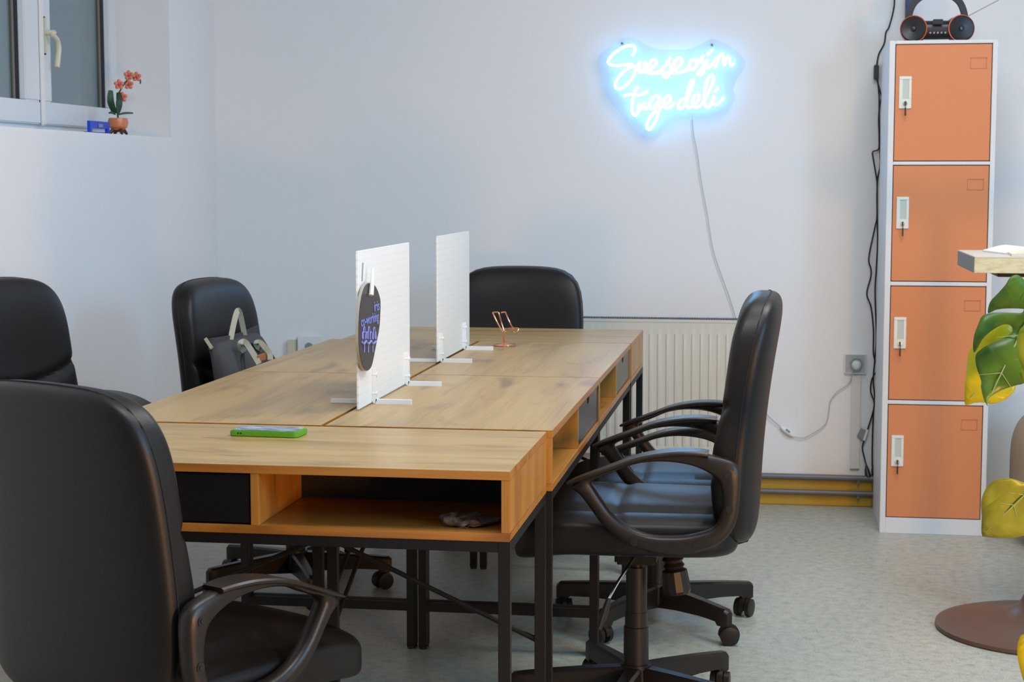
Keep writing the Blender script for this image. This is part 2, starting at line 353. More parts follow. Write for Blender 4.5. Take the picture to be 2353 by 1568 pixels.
# ================================================================= DESKS
LD, DD, HT = .965, .496, .76
def make_desk(drawer_side, label, loc, rz):
    """local: open side towards -y, length along x; origin on the floor under its centre"""
    t = thing('desk', label, 'desk', loc, rz, 'oak and black steel desks pushed together')
    x0, x1, y0, y1 = -LD / 2, LD / 2, -DD / 2, DD / 2; th = .016; zb = .6295
    tt = MB().box(x0 + .0008, x1 - .0008, y0 + .0008, y1 - .0008, HT - th, HT).build('tabletop', 'oak_x', t)
    eb = MB(); eb.box(x0, x1, y0, y0 + .0008, HT - th, HT - .0004); eb.box(x0, x1, y1 - .0008, y1, HT - th, HT - .0004)
    eb.box(x0, x0 + .0008, y0 + .0008, y1 - .0008, HT - th, HT - .0004); eb.box(x1 - .0008, x1, y0 + .0008, y1 - .0008, HT - th, HT - .0004); eb.build('warm_lit_edge', 'oak_warm_x', tt)  # thin strips added to carry the warm-lit tint round the top board
    MB().box(x0, x1, y0, y1, zb, zb + th).build('lower_board', 'oak_warm_x', t, bevel=.0012)
    for s in (x0, x1 - th): MB().box(s, s + th, y0 + .001, y1 - .001, zb + th, HT - th).build('side_panel', 'oak_warm_z', t, bevel=.0008)
    MB().box(-th / 2, th / 2, y0 + .001, y1 - .02, zb + th, HT - th).build('divider_panel', 'oak_warm_z', t, bevel=.0008)
    MB().box(x0 + th, x1 - th, y0 + .288, y0 + .298, zb + th, HT - th).build('back_panel', 'blackpanel', t)
    a, b = (x0 + th + .002, -th / 2 - .002) if drawer_side < 0 else (th / 2 + .002, x1 - th - .002)
    d = MB(); d.box(a, b, y0 + .004, y0 + .018, zb + th + .003, HT - th - .003); d.box(a + .01, b - .01, y0 + .018, y0 + .280, zb + th + .004, HT - th - .03)
    dr = d.build('drawer', 'drawer', t, bevel=.0015)
    c = (a + b) / 2
    MB().prism([(c + .022 * math.cos(q * math.pi / 10), -.022 * math.sin(q * math.pi / 10) * .8) for q in range(11)], .0012,
               Matrix.Translation((0, y0 + .0045, HT - th - .004)) @ Matrix.Rotation(R(90), 4, 'X')).build('finger_hole', 'hole', dr)
    # steel frame
    g = .022; zt = zb; r = MB()
    r.box(x0 + g, x1 - g, y0 + .001, y0 + g, zt - .02, zt); r.box(x0 + g, x1 - g, y1 - g, y1 - .001, zt - .02, zt)
    r.box(x0, x0 + g, y0 + g, y1 - g, zt - .02, zt); r.box(x1 - g, x1, y0 + g, y1 - g, zt - .02, zt)
    r.build('top_rail', 'blackmetal', t, bevel=.001)
    for sx in (x0, x1 - g):
        for sy in (y0 + .001, y1 - g - .001):
            lg = MB().box(sx, sx + g, sy, sy + g, .006, zt).build('leg', 'blackmetal', t, bevel=.0012)
            MB().lathe([(.011, 0), (.011, .006)], 14, Matrix.Translation((sx + g / 2, sy + g / 2, 0))).build('foot', 'black', lg)
        MB().box(sx + .001, sx + g - .001, y0 + g, y1 - g, .107, .131).build('side_rail', 'blackmetal', t, bevel=.001)
    yb = y1 - g * .5
    for s in (-1, 1):
        e = s * (x1 - .02)
        pts = smooth_path([(e, yb, .315), (s * (x1 - .06), yb, .332), (-s * .20, yb + s * .005, .612)], 1)
        MB().tube(pts, [.007, .0055, .0055], 8).build('brace', 'blackmetal', t)
    return t
HP = math.pi / 2
make_desk(-1, 'front desk nearest the camera, green phone on top, black drawer left of an open compartment', (-.474 - LD / 2, 2.996 + DD / 2, 0), 0)
make_desk(1, 'right-hand desk behind the front desk, its open compartment nearest the camera', (-.963 + DD / 2 + .003, 3.510 + LD / 2, 0), HP)
make_desk(1, 'right-hand desk farther back, between the radiator end and the plain divider', (-.963 + DD / 2 + .003, 4.479 + LD / 2, 0), HP)
make_desk(1, 'left-hand desk directly behind the front desk, left of the divider with the black sign', (-.969 - DD / 2, 3.510 + LD / 2, 0), -HP)
make_desk(1, 'left-hand desk farther back, next to the chair holding the grey bag', (-.969 - DD / 2, 4.479 + LD / 2, 0), -HP)
make_desk(1, 'crosswise desk at the far end of the long table, in front of the radiator', (-.463 - LD / 2, 5.450 + DD / 2, 0), math.pi)

# ================================================================= OFFICE CHAIRS
HUBX, HUBY = -.323, 4.00; ARMY = HUBY - .27
def aloc(zx, zy):
    p = at(1180 + zx / 2.761, 1000 + zy / 2.761, y=ARMY); return (-(p.x - HUBX), p.z)
ARM = [((380, 310), (500, 290)), ((600, 215), (620, 236)), ((800, 150), (760, 183)), ((1000, 120), (920, 164)), ((1200, 120), (1080, 178)),
       ((1330, 145), (1200, 215)), ((1410, 182), (1290, 275)), ((1440, 240), (1320, 340)), ((1440, 360), (1328, 420)), ((1425, 500), (1315, 510)),
       ((1390, 600), (1280, 575)), ((1310, 685), (1220, 608)), ((1180, 738), (1100, 635)), ((1040, 758), (980, 640)), ((900, 745), (870, 632)),
       ((780, 712), (770, 602)), ((670, 655), (690, 555)), ((570, 570), (620, 490)), ((490, 460), (565, 415)), ((430, 380), (520, 345))]
PAD = [((335, 300), (350, 310)), ((420, 262), (440, 285)), ((600, 198), (610, 222)), ((800, 128), (810, 156)), ((1000, 96), (1000, 126)), ((1150, 94), (1150, 124)), ((1240, 104), (1235, 130))]
def ring_mesh(pairs, y0, y1, closed=True, rnd=.004):
    A = smooth_path([(*aloc(*a), 0) for a, b in pairs], 4, closed); B = smooth_path([(*aloc(*b), 0) for a, b in pairs], 4, closed)
    n = len(A); vs = []; fs = []
    # cross-section with rounded corners, 8 points
    for a, b in zip(A, B):
        d = (b - a); L = d.length; u = d / max(L, 1e-6); k = min(rnd, L * .3)
        for p, y in ((a, y0 + k), (a + u * k, y0), (b - u * k, y0), (b, y0 + k), (b, y1 - k), (b - u * k, y1), (a + u * k, y1), (a, y1 - k)):
            vs.append((p.x, y, p.y))
    for i in range(n if closed else n - 1):
        j = (i + 1) % n
        for k in range(8): fs.append((i * 8 + k, i * 8 + (k + 1) % 8, j * 8 + (k + 1) % 8, j * 8 + k))
    if not closed: fs += [tuple(range(8)), tuple((n - 1) * 8 + k for k in range(8))]
    return MB().add(vs, fs)
ZB0, ZB1 = .450, 1.027
def back_fn(v):
    t = (v.z + (ZB1 - ZB0) / 2) / (ZB1 - ZB0); z = ZB0 + (ZB1 - ZB0) * t
    y = v.y * (1.045 - .06 * t)
    dz = -.30 * y * y * max(0, t - .3)
    fx = v.x
    if fx > 0:
        fx *= .78 + .30 * math.exp(-((t - .34) / .20) ** 2) + .16 * math.exp(-((t - .85) / .2) ** 2)
        zc = .735 + .9 * y * y
        fx -= .009 * math.exp(-((z - zc) / .012) ** 2) * min(1, v.x / .03)
        zc2 = .60 + .5 * y * y
        fx -= .005 * math.exp(-((z - zc2) / .010) ** 2) * min(1, v.x / .03)
    else: fx *= .92
    lean = -.242 - .058 * t + .014 * math.sin(t * math.pi)
    return Vector((fx + lean + .38 * y * y, y, z + dz))
def back_mesh():
    nl, nr = 90, 96; Hh = (ZB1 - ZB0) / 2; vs = []; fs = []
    for i in range(nl + 1):
        l = -math.cos(math.pi * i / nl); ew = 5.2 if l > 0 else 4.0
        kw = max(1 - abs(l) ** ew, 0) ** (1 / ew); kt = max(1 - abs(l) ** 11, 0) ** (1 / 3.2); kw = max(kw, .006); kt = max(kt, .006)
        for j in range(nr):
            th = 2 * math.pi * j / nr; cc, ss = math.cos(th), math.sin(th); q = (abs(cc) ** 4.6 + abs(ss) ** 4.6) ** (-1 / 4.6)
            vs.append(back_fn(Vector((ss * q * kt * .0525, cc * q * kw * .2425, l * Hh))))
        if i:
            a_, b_ = (i - 1) * nr, i * nr
            for j in range(nr): fs.append((a_ + j, a_ + (j + 1) % nr, b_ + (j + 1) % nr, b_ + j))
    fs += [tuple(range(nr)), tuple(nl * nr + k for k in range(nr))]
    return MB().add(vs, fs)
def make_chair(loc, rz, dz, label, prone=0):
    t = thing('office_chair', label, 'office chair', loc, rz, 'dark leatherette office chairs around the desks')
    up = Vector((0, 0, dz))
    def bld(mb, name, m, par=None, **k):
        mb.v = [v + (up if k.pop('raise_', True) else Vector()) for v in mb.v]; return mb.build(name, m, par or t, **k)
    # seat
    def seat_fn(v):
        x, y, z = v
        if x > .1: z -= 1.1 * (x - .1) ** 2
        if z > 0:
            z += .012 * math.exp(-(y / .16) ** 4)
            z -= .009 * math.exp(-((abs(y) - .165) / .008) ** 2) * (1 if abs(x) < .22 else .2)
            z -= .007 * math.exp(-((x - .02) / .009) ** 2)
        return Vector((x, y * (1 - .06 * max(0, -x) / .24), z))
    seat = bld(MB().sell((.014, 0, .478), (.518, .50, .108), 4.4, 7, 72, 64, 'x', seat_fn), 'seat', 'leather')
    bld(MB().tube(smooth_path([(.255, -.19, .462), (.268, -.1, .470), (.272, 0, .473), (.268, .1, .470), (.255, .19, .462)], 5), .0022, 6), 'piping', 'seam', seat)
    # backrest
    bk = back_mesh()
    back = bld(bk, 'backrest', 'leather')
    pts = []
    for i in range(60):
        th = 2 * math.pi * i / 60; cc, ss = math.cos(th), math.sin(th); e = 5.2 if ss > 0 else 4.0; q = (abs(cc) ** e + abs(ss) ** e) ** (-1 / e)
        v = Vector((-.012, cc * q * .2425, ss * q * (ZB1 - ZB0) / 2)); p = back_fn(v); pts.append(p)
    bld(MB().tube(pts, .0019, 6, closed=True), 'piping', 'seam', back)
    # rear bracket of the back
    bld(MB().tube([(-.10, 0, .425), (-.2, 0, .42), (-.262, 0, .44), (-.275, 0, .52)], 1, flat=(.07, .01), up=(0, 0, 1)), 'back_bracket', 'blackmetal', bevel=.001)
    for s in (-1, 1):
        ya, yb = (s * .27 - .017, s * .27 + .017)
        arm = bld(ring_mesh(ARM, ya, yb, rnd=.008), 'armrest', 'plastic', auto=60)
        pm_ = ring_mesh(PAD, -1, 1, closed=False, rnd=.004); nn = len(pm_.v) // 8
        for i_, v in enumerate(pm_.v):
            t_ = (i_ // 8) / (nn - 1); hw_ = .017 + .017 * math.sin(math.pi * min(1, t_ * .82)) ** 1.2
            q_ = 1 if v.y > 0 else -1; v.y = s * .27 + q_ * (hw_ - (.004 if abs(v.y) < .999 else 0))
        bld(pm_, 'arm_pad', 'plastic', arm)
        for zx, zy in ((1362, 243), (1373, 464), (770, 672), (1168, 686)):
            x, z = aloc(zx, zy)
            bm_ = MB(); yo = s * .2875
            bm_.tube([(x, yo - s * .002, z), (x, yo + s * .0015, z)], .0085, 18); bm_.tube([(x, yo, z), (x, yo + s * .003, z)], .0045, 6)
            bld(bm_, 'bolt', 'black', arm)
    # under-seat mechanism
    mech = MB(); mech.box(-.11, .10, -.075, .075, .405, .436); mech.box(-.05, .05, -.045, .045, .372, .41)
    bld(mech, 'tilt_mechanism', 'blackmetal', bevel=.006)
    kn = MB(); K = Matrix.Translation((-.085, .02, .41)) @ Matrix.Rotation(R(8), 4, 'Y')
    prof = []
    for i in range(7): prof += [(.026 if i % 2 else .021, -.008 * i)]
    kn.lathe(prof, 24, K)
    prof = [(.020, -.048), (.030, -.052), (.034, -.10), (.030, -.108), (.0, -.108)]
    kn.lathe(prof, 12, K); bld(kn, 'tension_knob', 'plastic', auto=20)
    lv = MB().tube(smooth_path([(0, .03, .395), (.01, .10, .385), (.03, .17, .36), (.05, .21, .325)], 5), .004, 8)
    lever = bld(lv, 'height_lever', 'chrome')
    bld(MB().tube([(.047, .205, .33), (.055, .222, .30), (.066, .24, .265)], [.006, .009, .006], 10), 'grip', 'plastic', lever)
    # gas column (telescoping, foot stays on the floor)
    col = MB(); col.lathe([(.0, .40 + dz), (.014, .40 + dz), (.014, .36 + dz), (.0255, .36 + dz), (.0255, .25), (.0275, .25), (.0275, .215), (.030, .213), (.031, .09), (.0, .09)], 28)
    col.build('gas_column', 'plastic', t)
    base = MB(); base.lathe([(.0, .125), (.037, .122), (.041, .07), (.036, .058), (0, .058)], 28)
    cas = []
    for k in range(5):
        a = prone + 2 * math.pi * k / 5; Mx = Matrix.Rotation(a, 4, 'Z')
        prof = [(.02, .042, .118, .052), (.10, .038, .115, .060), (.20, .033, .109, .064), (.262, .031, .104, .062), (.270, .031, .103, .052), (.295, .029, .101, .052), (.304, .020, .094, .054)]
        vs = []; fs = []
        for (x, wd, zt, zb) in prof:
            b_ = .006
            for (yy, zz) in ((-wd / 2, zb), (-wd / 2, zt - b_), (-wd / 2 + b_, zt), (wd / 2 - b_, zt), (wd / 2, zt - b_), (wd / 2, zb)): vs.append(Mx @ Vector((x, yy, zz)))
        for i in range(len(prof) - 1):
            for q in range(6): fs.append((i * 6 + q, i * 6 + (q + 1) % 6, (i + 1) * 6 + (q + 1) % 6, (i + 1) * 6 + q))
        fs += [tuple(range(6)), tuple((len(prof) - 1) * 6 + q for q in range(6))]
        base.add(vs, fs); cas.append(a)
    base.build('star_base', 'plastic', t)
    for i, a in enumerate(cas):
        c = Vector((.285 * math.cos(a), .285 * math.sin(a), 0)); sw = a + [.7, 2.1, -1.2, 1.4, -2.2][i]
        Mx = Matrix.Translation(c) @ Matrix.Rotation(sw, 4, 'Z')
        hd = MB(); hd.lathe([(.0, .070), (.012, .070), (.012, .04), (0, .04)], 12, Matrix.Translation(c))
        # hood over the wheels
        poly = [(-.012 + .030 * math.cos(R(q)), .0275 + .031 * math.sin(R(q))) for q in range(-5, 200, 17)] 
        hd.prism(poly, .016, Mx @ Matrix.Translation((0, .008, 0)) @ Matrix.Rotation(R(90), 4, 'X'))
        h = hd.build('caster', 'plastic', t, bevel=.0015)
        for s in (-1, 1):
            yy = s * .017
            MB().tube([Mx @ Vector((-.012, yy - .008, .0265)), Mx @ Vector((-.012, yy - .0065, .0265)), Mx @ Vector((-.012, yy + .0065, .0265)), Mx @ Vector((-.012, yy + .008, .0265))], [.021, .0265, .0265, .021], 24).build('wheel', 'plastic', h)
    return t
def local_back(): pass
P0 = R(36)
make_chair((HUBX, HUBY, 0), math.pi, 0, 'office chair seen from the side on the right of the desks, nearer the camera', prone=R(180 + 46))
make_chair((-.33, 4.84, 0), math.pi, -.070, 'office chair on the right side, mostly hidden behind the nearer side-view chair', prone=R(-153))
make_chair((-1.09, 2.965, 0), R(63), -.082, 'large office chair in the left foreground, its back to the camera', prone=R(10))
make_chair((-.955, 5.985, 0), -HP, -.064, 'office chair facing the camera behind the far end of the table, by the radiator', prone=R(36))
make_chair((-1.492, 5.09, 0), R(-7), -.050, 'office chair left of the table with a grey bag on its seat', prone=R(15))
make_chair((-1.855, 4.30, 0), R(-15), -.010, 'office chair at the left edge beside the left wall, cut off by the frame', prone=R(0))

# ================================================================= ON THE DESKS
def divider(y0, y1, xc, label, feet, pins):
    t = thing('desk_divider', label, 'desk divider', (xc, (y0 + y1) / 2, HT), 0, 'white pegboard dividers on the table')
    L = (y1 - y0) / 2
    MB().box(-.0025, .0025, -L, L, .003, .367).build('pegboard', 'peg', t, bevel=.001)
    for fy in feet:
        b = MB(); yy = fy - (y0 + y1) / 2
        b.tube(smooth_path([(.0075, yy, .085), (.0075, yy, .02), (.0095, yy, .008), (.02, yy, .0055), (.098, yy, .0055)], 3), 1, flat=(.012, .008), up=(0, 1, 0))
        b.tube([(-.006, yy, .0055), (-.098, yy, .0055)], 1, flat=(.008, .010))
        b.box(-.007, -.003, yy - .006, yy + .006, .001, .085)
        f = b.build('foot_bracket', 'white', t, bevel=.0015)
        for zz in (.025, .07):
            MB().tube([(.003, yy + pins * .0, zz), (.0155, yy, zz)], .005, 12).build('thumb_screw', 'white', f)
    return t
dy0, dy1 = at(818, 945, z=HT).y, at(929, 883, z=HT).y + .03
divider(dy0, dy1, -.945, 'white pegboard divider with the black round sign hanging on it, nearer one', [at(855, 928, z=HT).y, at(921, 886, z=HT).y], 1)
divider(at(1008, 835, z=HT).y, at(1088, 796, z=HT).y, -.966, 'plain white pegboard divider, farther one, near the copper phone stand', [at(1012, 833, z=HT).y, at(1069, 804, z=HT).y], 1)
# black sign on the nearer divider (faces +x)
XS = -.930
def sg(zx, zy, x=XS): return at(800 + zx / 4.2375, 590 + zy / 4.2375, x=x)
outl = [(215, 255), (245, 265), (280, 310), (305, 380), (316, 440), (314, 560), (305, 690), (285, 800), (262, 920), (240, 1030), (220, 1085), (190, 1112), (165, 1105), (140, 1060), (118, 960), (106, 850), (104, 720), (108, 600), (118, 480), (135, 380), (160, 300), (185, 265)]
pl = smooth_path([sg(a, b) for a, b in outl], 4, True)
so = sg(200, 260)
st = thing('hanging_sign', 'black rounded sign with lilac lettering hanging on the nearer divider', 'sign', tuple(so))
def signplate(name, dx, th, m, sc=1.0):
    cy = sum(p.y for p in pl) / len(pl); cz = sum(p.z for p in pl) / len(pl)
    vs = [Vector((XS + dx + k * th, cy + (p.y - cy) * sc, cz + (p.z - cz) * sc)) for k in (0, -1) for p in pl]; n = len(pl)
    MB().add(vs, [tuple(range(n)), tuple(range(n, 2 * n))[::-1]] + [(i, (i + 1) % n, n + (i + 1) % n, n + i) for i in range(n)]).build(name, m, st, offset=so)
signplate('backing', -.0012, .007, 'signedge'); signplate('face', 0, .0012, 'signblack', .995)
def text_mesh(body, name, m, parent, mtx, size, off, ext=.0003, sx=1.0):
    cu = bpy.data.curves.new('t', 'FONT'); cu.body = body; cu.size = size; cu.extrude = ext; cu.align_x = 'CENTER'; cu.offset = size * .012
    o = bpy.data.objects.new('t', cu); C.objects.link(o); dg = bpy.context.evaluated_depsgraph_get(); dg.update()
    me = bpy.data.meshes.new_from_object(o.evaluated_get(dg)); bpy.data.objects.remove(o); bpy.data.curves.remove(cu)
    me.transform(Matrix.Diagonal((sx, 1, 1, 1))); me.transform(mtx); me.transform(Matrix.Translation(-Vector(off)))
    me.materials.clear(); me.materials.append(M[m]); r = bpy.data.objects.new(name, me); C.objects.link(r); r.parent = parent; return r
def s2(zx, zy): return at(815 + zx / 11.2, 680 + zy / 11.2, x=XS + .0008)
def sign_text(body, x0, x1, ytop, ybase, size_px):
    a, b = s2(x0, ybase), s2(x1, ybase); c = (a + b) / 2; hgt = (s2((x0 + x1) / 2, ytop) - s2((x0 + x1) / 2, ybase)).z
    size = hgt / .52 * size_px; mt = Matrix.Translation(c) @ Matrix.Rotation(R(90), 4, 'Z') @ Matrix.Rotation(R(90), 4, 'X')
    o = text_mesh(body, 'lettering', 'letter', st, Matrix(), size, (0, 0, 0))
    xs = [v.co.x for v in o.data.vertices]; wd = max(xs) - min(xs); k = abs(b.y - a.y) / wd
    o.data.transform(Matrix.Diagonal((k, 1, 1, 1))); o.data.transform(mt); o.data.transform(Matrix.Translation(-so))
sign_text('iris', 500, 635, 190, 385, 1.0)
sign_text('co-working', 165, 615, 530, 715, 1.0)
mk = MB()
def st_px(pts, r=.0016): mk.tube(smooth_path([s2(*p) for p in pts], 4), r, 6)
for cx, tp in ((243, 800), (368, 795), (503, 820)):
    st_px([(cx - 28, 1120), (cx - 24, 950), (cx - 14, 840), (cx, tp), (cx + 14, 840), (cx + 22, 950), (cx + 26, 1120)])
for a, b in ((195, 270), (295, 330), (400, 450), (520, 555)): st_px([(a, 1100), (a + 4, 960), ((a + b) / 2, 935), (b - 4, 960), (b, 1110)])
st_px([(190, 1190), (220, 1235), (250, 1225), (290, 1165), (330, 1225), (370, 1230), (420, 1165), (455, 1225), (490, 1225), (545, 1170)], .0028)
for cx in (250, 352, 465): mk.tube([s2(cx, 1240), s2(cx - 2, 1460)], .0016, 6)
mk.build('emblem', 'letter', st, offset=so)
hk = MB()
h_a = sg(190, 60); h_b = sg(182, 240)
hk.tube([(XS - .011, h_a.y, h_a.z), (XS - .011, h_b.y, h_b.z)], .0013, 8)
hb = hk.build('hook_wire', 'tag', st, offset=so)
q = [sg(215, 110), sg(212, 200), sg(205, 300), sg(198, 375)]
MB().tube([(XS + .006, p.y, p.z) for p in q], [.003, .0045, .0055, .006], 10).build('hook', 'white', st, offset=so)

# green phone
pc = (at(527, 1003, z=HT) + at(690, 1008, z=HT)) / 2
ph = thing('phone', 'phone in a lime green case lying on the front desk', 'phone', (pc.x - .002, pc.y + .036, HT), R(-3))
def rrect(w_, d_, r, n=6):
    out = []
    for cx, cy, a0 in ((w_ / 2 - r, d_ / 2 - r, 0), (-w_ / 2 + r, d_ / 2 - r, 90), (-w_ / 2 + r, -d_ / 2 + r, 180), (w_ / 2 - r, -d_ / 2 + r, 270)):
        for k in range(n + 1): a = R(a0 + 90 * k / n); out.append((cx + r * math.cos(a), cy + r * math.sin(a)))
    return out
MB().prism(rrect(.150, .074, .013), .0125).build('case', 'green', ph, bevel=.002)
MB().prism(rrect(.138, .063, .009), .0008, Matrix.Translation((0, 0, .0125))).build('screen', 'screen', ph)
pb = MB()
for k in (-.055, -.049): pb.box(k, k + .003, -.0377, -.0368, .006, .0085)
pb.build('speaker_slot', 'hole', ph)

# copper stand
cs = at(1160, 795, z=HT)
pst = thing('phone_stand', 'copper wire phone stand on the far part of the table', 'phone stand', (cs.x, cs.y, HT))
def cpt(px, py, dy=0): return at(px, py, y=cs.y + dy) - Vector((cs.x, cs.y, HT))
MB().lathe([(0, 0), (.034, 0), (.0365, .002), (.036, .004), (.012, .006), (.006, .009), (0, .009)], 40).build('base', 'copper', pst)
def czt(zx, zy, dy=0): return cpt(960 + zx / 5.8825, 600 + zy / 5.8825, dy)
MB().tube([(.0, 0, .004), czt(1160, 990)], .004, 10).build('stem', 'copper', pst)
MB().tube(smooth_path([czt(1155, 975), czt(1085, 850, .02), czt(1020, 715, .03), czt(1030, 695, .03), czt(1085, 695, .0), czt(1100, 720, -.005), czt(1130, 830, 0), czt(1165, 945, 0)], 5), .0022, 8).build('back_loop', 'copper', pst)
MB().tube(smooth_path([czt(1125, 700, .0), czt(1180, 692, 0), czt(1195, 720, -.01), czt(1240, 820, -.02), czt(1285, 900, -.02), czt(1350, 908, -.02), czt(1360, 920, -.03), czt(1345, 960, -.035), czt(1320, 975, -.035), czt(1295, 950, -.03), czt(1285, 915, -.03), czt(1220, 915, -.01), czt(1190, 945, 0), czt(1165, 970, 0)], 5), .0022, 8).build('front_loop', 'copper', pst)

# crumpled grey cloth in the open compartment
ZL = .6295 + .016
g0, g1 = at(1015, 1212, z=ZL), at(1143, 1215, z=ZL)
def rough(v):
    from mathutils import noise
    n = noise.noise(v * 38) * .008 + noise.noise(v * 110) * .005
    a = math.atan2(v.y, v.x); k = 1 + .16 * math.sin(3 * a + 1) + .10 * math.sin(7 * a)
    return Vector((v.x * k, v.y * k, (v.z + max(n, -.004)) * (1 - .35 * max(0, v.x) / .055)))
cl = MB().sell((0, 0, .0085), (.108, .07, .017), 2.3, 2.4, 48, 36, 'z', rough)
for v in cl.v: v.z = max(v.z, .0002)
fl = MB().sell((.006, -.022, .003), (.06, .03, .006), 2.2, 2.4, 30, 12, 'z', rough)
for v in fl.v: v.z = max(v.z, .0002)
crum = thing('crumpled_cloth', 'small grey crumpled cloth in the open compartment of the front desk', 'cloth', ((g0.x + g1.x) / 2 - .012, (g0.y + g1.y) / 2 + .03, ZL + .0003))
cl.build('cloth_body', 'stone', crum); fl.build('cloth_fold', 'stone', crum)

# ================================================================= BAG on the chair seat
bz = .498
bag = thing('tote_bag', 'dark grey canvas bag with beige straps and orange label on the chair seat', 'bag', (-1.55, 5.07, bz))
def bp(zx, zy, x): return at(460 + zx / 9.8, 710 + zy / 9.8, x=x) - Vector((-1.55, 5.07, bz))
def bagfn(v):
    t = (v.z + .15) / .30
    x = v.x * (1 - .62 * t) - .115 * t; y = v.y * (1 + .05 * t)
    z = v.z + (.012 * (abs(v.y) / .21) ** 3 if t > .6 else 0)
    x += .005 * math.sin(v.y * 38 + v.z * 30); y -= .040
    return Vector((x, y, z))
body = MB().sell((.0, 0, .150), (.16, .455, .30), 3.4, 6, 56, 30, 'z', bagfn).build('body', 'cloth', bag)
MB().tube(smooth_path([(-.112, -.274, .303), (-.115, -.12, .296), (-.117, 0, .293), (-.115, .1, .296), (-.112, .200, .303)], 5), 1, flat=(.035, .010), up=(1, 0, 0)).build('top_hem', 'cloth', bag, bevel=.002)
MB().tube(smooth_path([(-.02, -.21, .21), (-.045, -.15, .255), (-.066, -.06, .281), (-.066, .02, .279), (-.050, .09, .262)], 6), .004, 8).build('zip', 'gasket', bag)
MB().tube(smooth_path([(-.108, -.10, .285), (-.110, -.06, .335), (-.112, -.015, .378), (-.112, .012, .378), (-.110, .035, .335), (-.108, .055, .285)], 5), 1, flat=(.017, .003), up=(.33, -.94, .05)).build('handle', 'strap', bag)
def xo(v, dx): return Vector(v) + Vector((dx, 0, 0))
for pts in ([(1000, 960, -.045), (930, 880, -.05), (900, 780, -.05), (1000, 740, -.04), (1100, 860, -.015), (1220, 1050, .01), (1330, 1240, .035)],
            [(1390, 920, -.05), (1290, 850, -.055), (1260, 770, -.055), (1350, 760, -.05), (1470, 880, -.03), (1560, 1000, -.01), (1580, 1150, .01)]):
    MB().tube(smooth_path([bp(a, b, -1.55 + c) for a, b, c in pts], 5), 1, flat=(.017, .003), up=(.33, -.94, .05)).build('strap', 'strap', bag)
MB().tube([bp(118, 672, -1.655), bp(262, 885, -1.612)], 1, flat=(.010, .004), up=(.33, -.94, .05)).build('side_strap', 'strap', bag)
c1 = bp(1375, 1095, -1.525)
MB().box(c1.x - .002, c1.x + .004, c1.y - .034, c1.y + .034, c1.z - .010, c1.z + .010).build('label_patch', 'label', bag, bevel=.001)

# ================================================================= LOCKER
LX0, LX1, LY0, LY1, LZ = .386, .760, 6.222, 6.668, 1.781
lk = thing('locker', 'tall white locker with four orange doors beside the back wall', 'locker', ((LX0 + LX1) / 2, LY0, 0))
LO = ((LX0 + LX1) / 2, LY0, 0)
b = MB(); b.box(LX0, LX1, LY0 + .022, LY1, 0, LZ)
for x0, x1 in ((LX0, LX0 + .020), (LX1 - .017, LX1)): b.box(x0, x1, LY0, LY0 + .022, 0, LZ)
zs = [(.062, .474), (.494, .905), (.925, 1.338), (1.356, 1.766)]
zz = 0
for a, c in zs: b.box(LX0 + .02, LX1 - .017, LY0, LY0 + .022, zz, a - .003); zz = c + .003
b.box(LX0 + .02, LX1 - .017, LY0, LY0 + .022, zz, LZ)
b.build('body', 'lockerwhite', lk, bevel=.0015, offset=LO)
for i, (a, c) in enumerate(zs):
    x0, x1 = LX0 + .023, LX1 - .020
    MB().box(LX0 + .0201, LX1 - .0171, LY0 + .012, LY0 + .0219, a - .0025, c + .0025).build('door_gap', 'gap', lk, offset=LO)
    d = MB().box(x0, x1, LY0 + .001, LY0 + .0115, a, c).build('door', 'orange', lk, bevel=.001, offset=LO)
    hx = x0 + .013; hz_ = c - .225
    hp = MB()
    hp.box(hx, hx + .043, LY0 - .004, LY0 + .001, hz_, hz_ + .012 + .022); hp.box(hx, hx + .043, LY0 - .004, LY0 + .001, hz_ + .103, hz_ + .114)
    hp.box(hx, hx + .012, LY0 - .004, LY0 + .001, hz_ + .034, hz_ + .103); hp.box(hx + .034, hx + .043, LY0 - .004, LY0 + .001, hz_ + .034, hz_ + .103)
    hp.build('handle_plate', 'handlew', d, bevel=.001, offset=LO)
    MB().box(hx + .012, hx + .034, LY0 - .0012, LY0 + .001, hz_ + .034, hz_ + .103).build('handle_recess', 'handleg', d, offset=LO)
    MB().tube([(hx + .022, LY0 - .004, hz_ + .018), (hx + .022, LY0 - .010, hz_ + .018)], .007, 16).build('lock_cylinder', 'chrome', d, offset=LO)
    k = MB(); k.box(hx + .0205, hx + .0235, LY0 - .026, LY0 - .010, hz_ + .010, hz_ + .026)
    k.box(hx + .019, hx + .0245, LY0 - .022, LY0 - .019, hz_ - .026, hz_ + .002)
    k.tube([(hx + .022, LY0 - .021, hz_ + .012), (hx + .022, LY0 - .021, hz_ - .002)], .0012, 6)
    k.build('key', 'black', d, offset=LO)
    fx0, fx1, fz = x0 + .258, x0 + .315, c - .048
    f = MB(); f.box(fx0, fx1, LY0 - .0006, LY0 + .001, fz - .0015, fz + .0015); f.box(fx0, fx1, LY0 - .0004, LY0 + .001, fz - .0385, fz - .0365); f.box(fx1 - .003, fx1, LY0 - .0006, LY0 + .001, fz - .038, fz)
    f.box(fx0, fx0 + .0015, LY0 - .0004, LY0 + .001, fz - .038, fz)
    f.build('card_holder', 'orangedk', d, offset=LO)

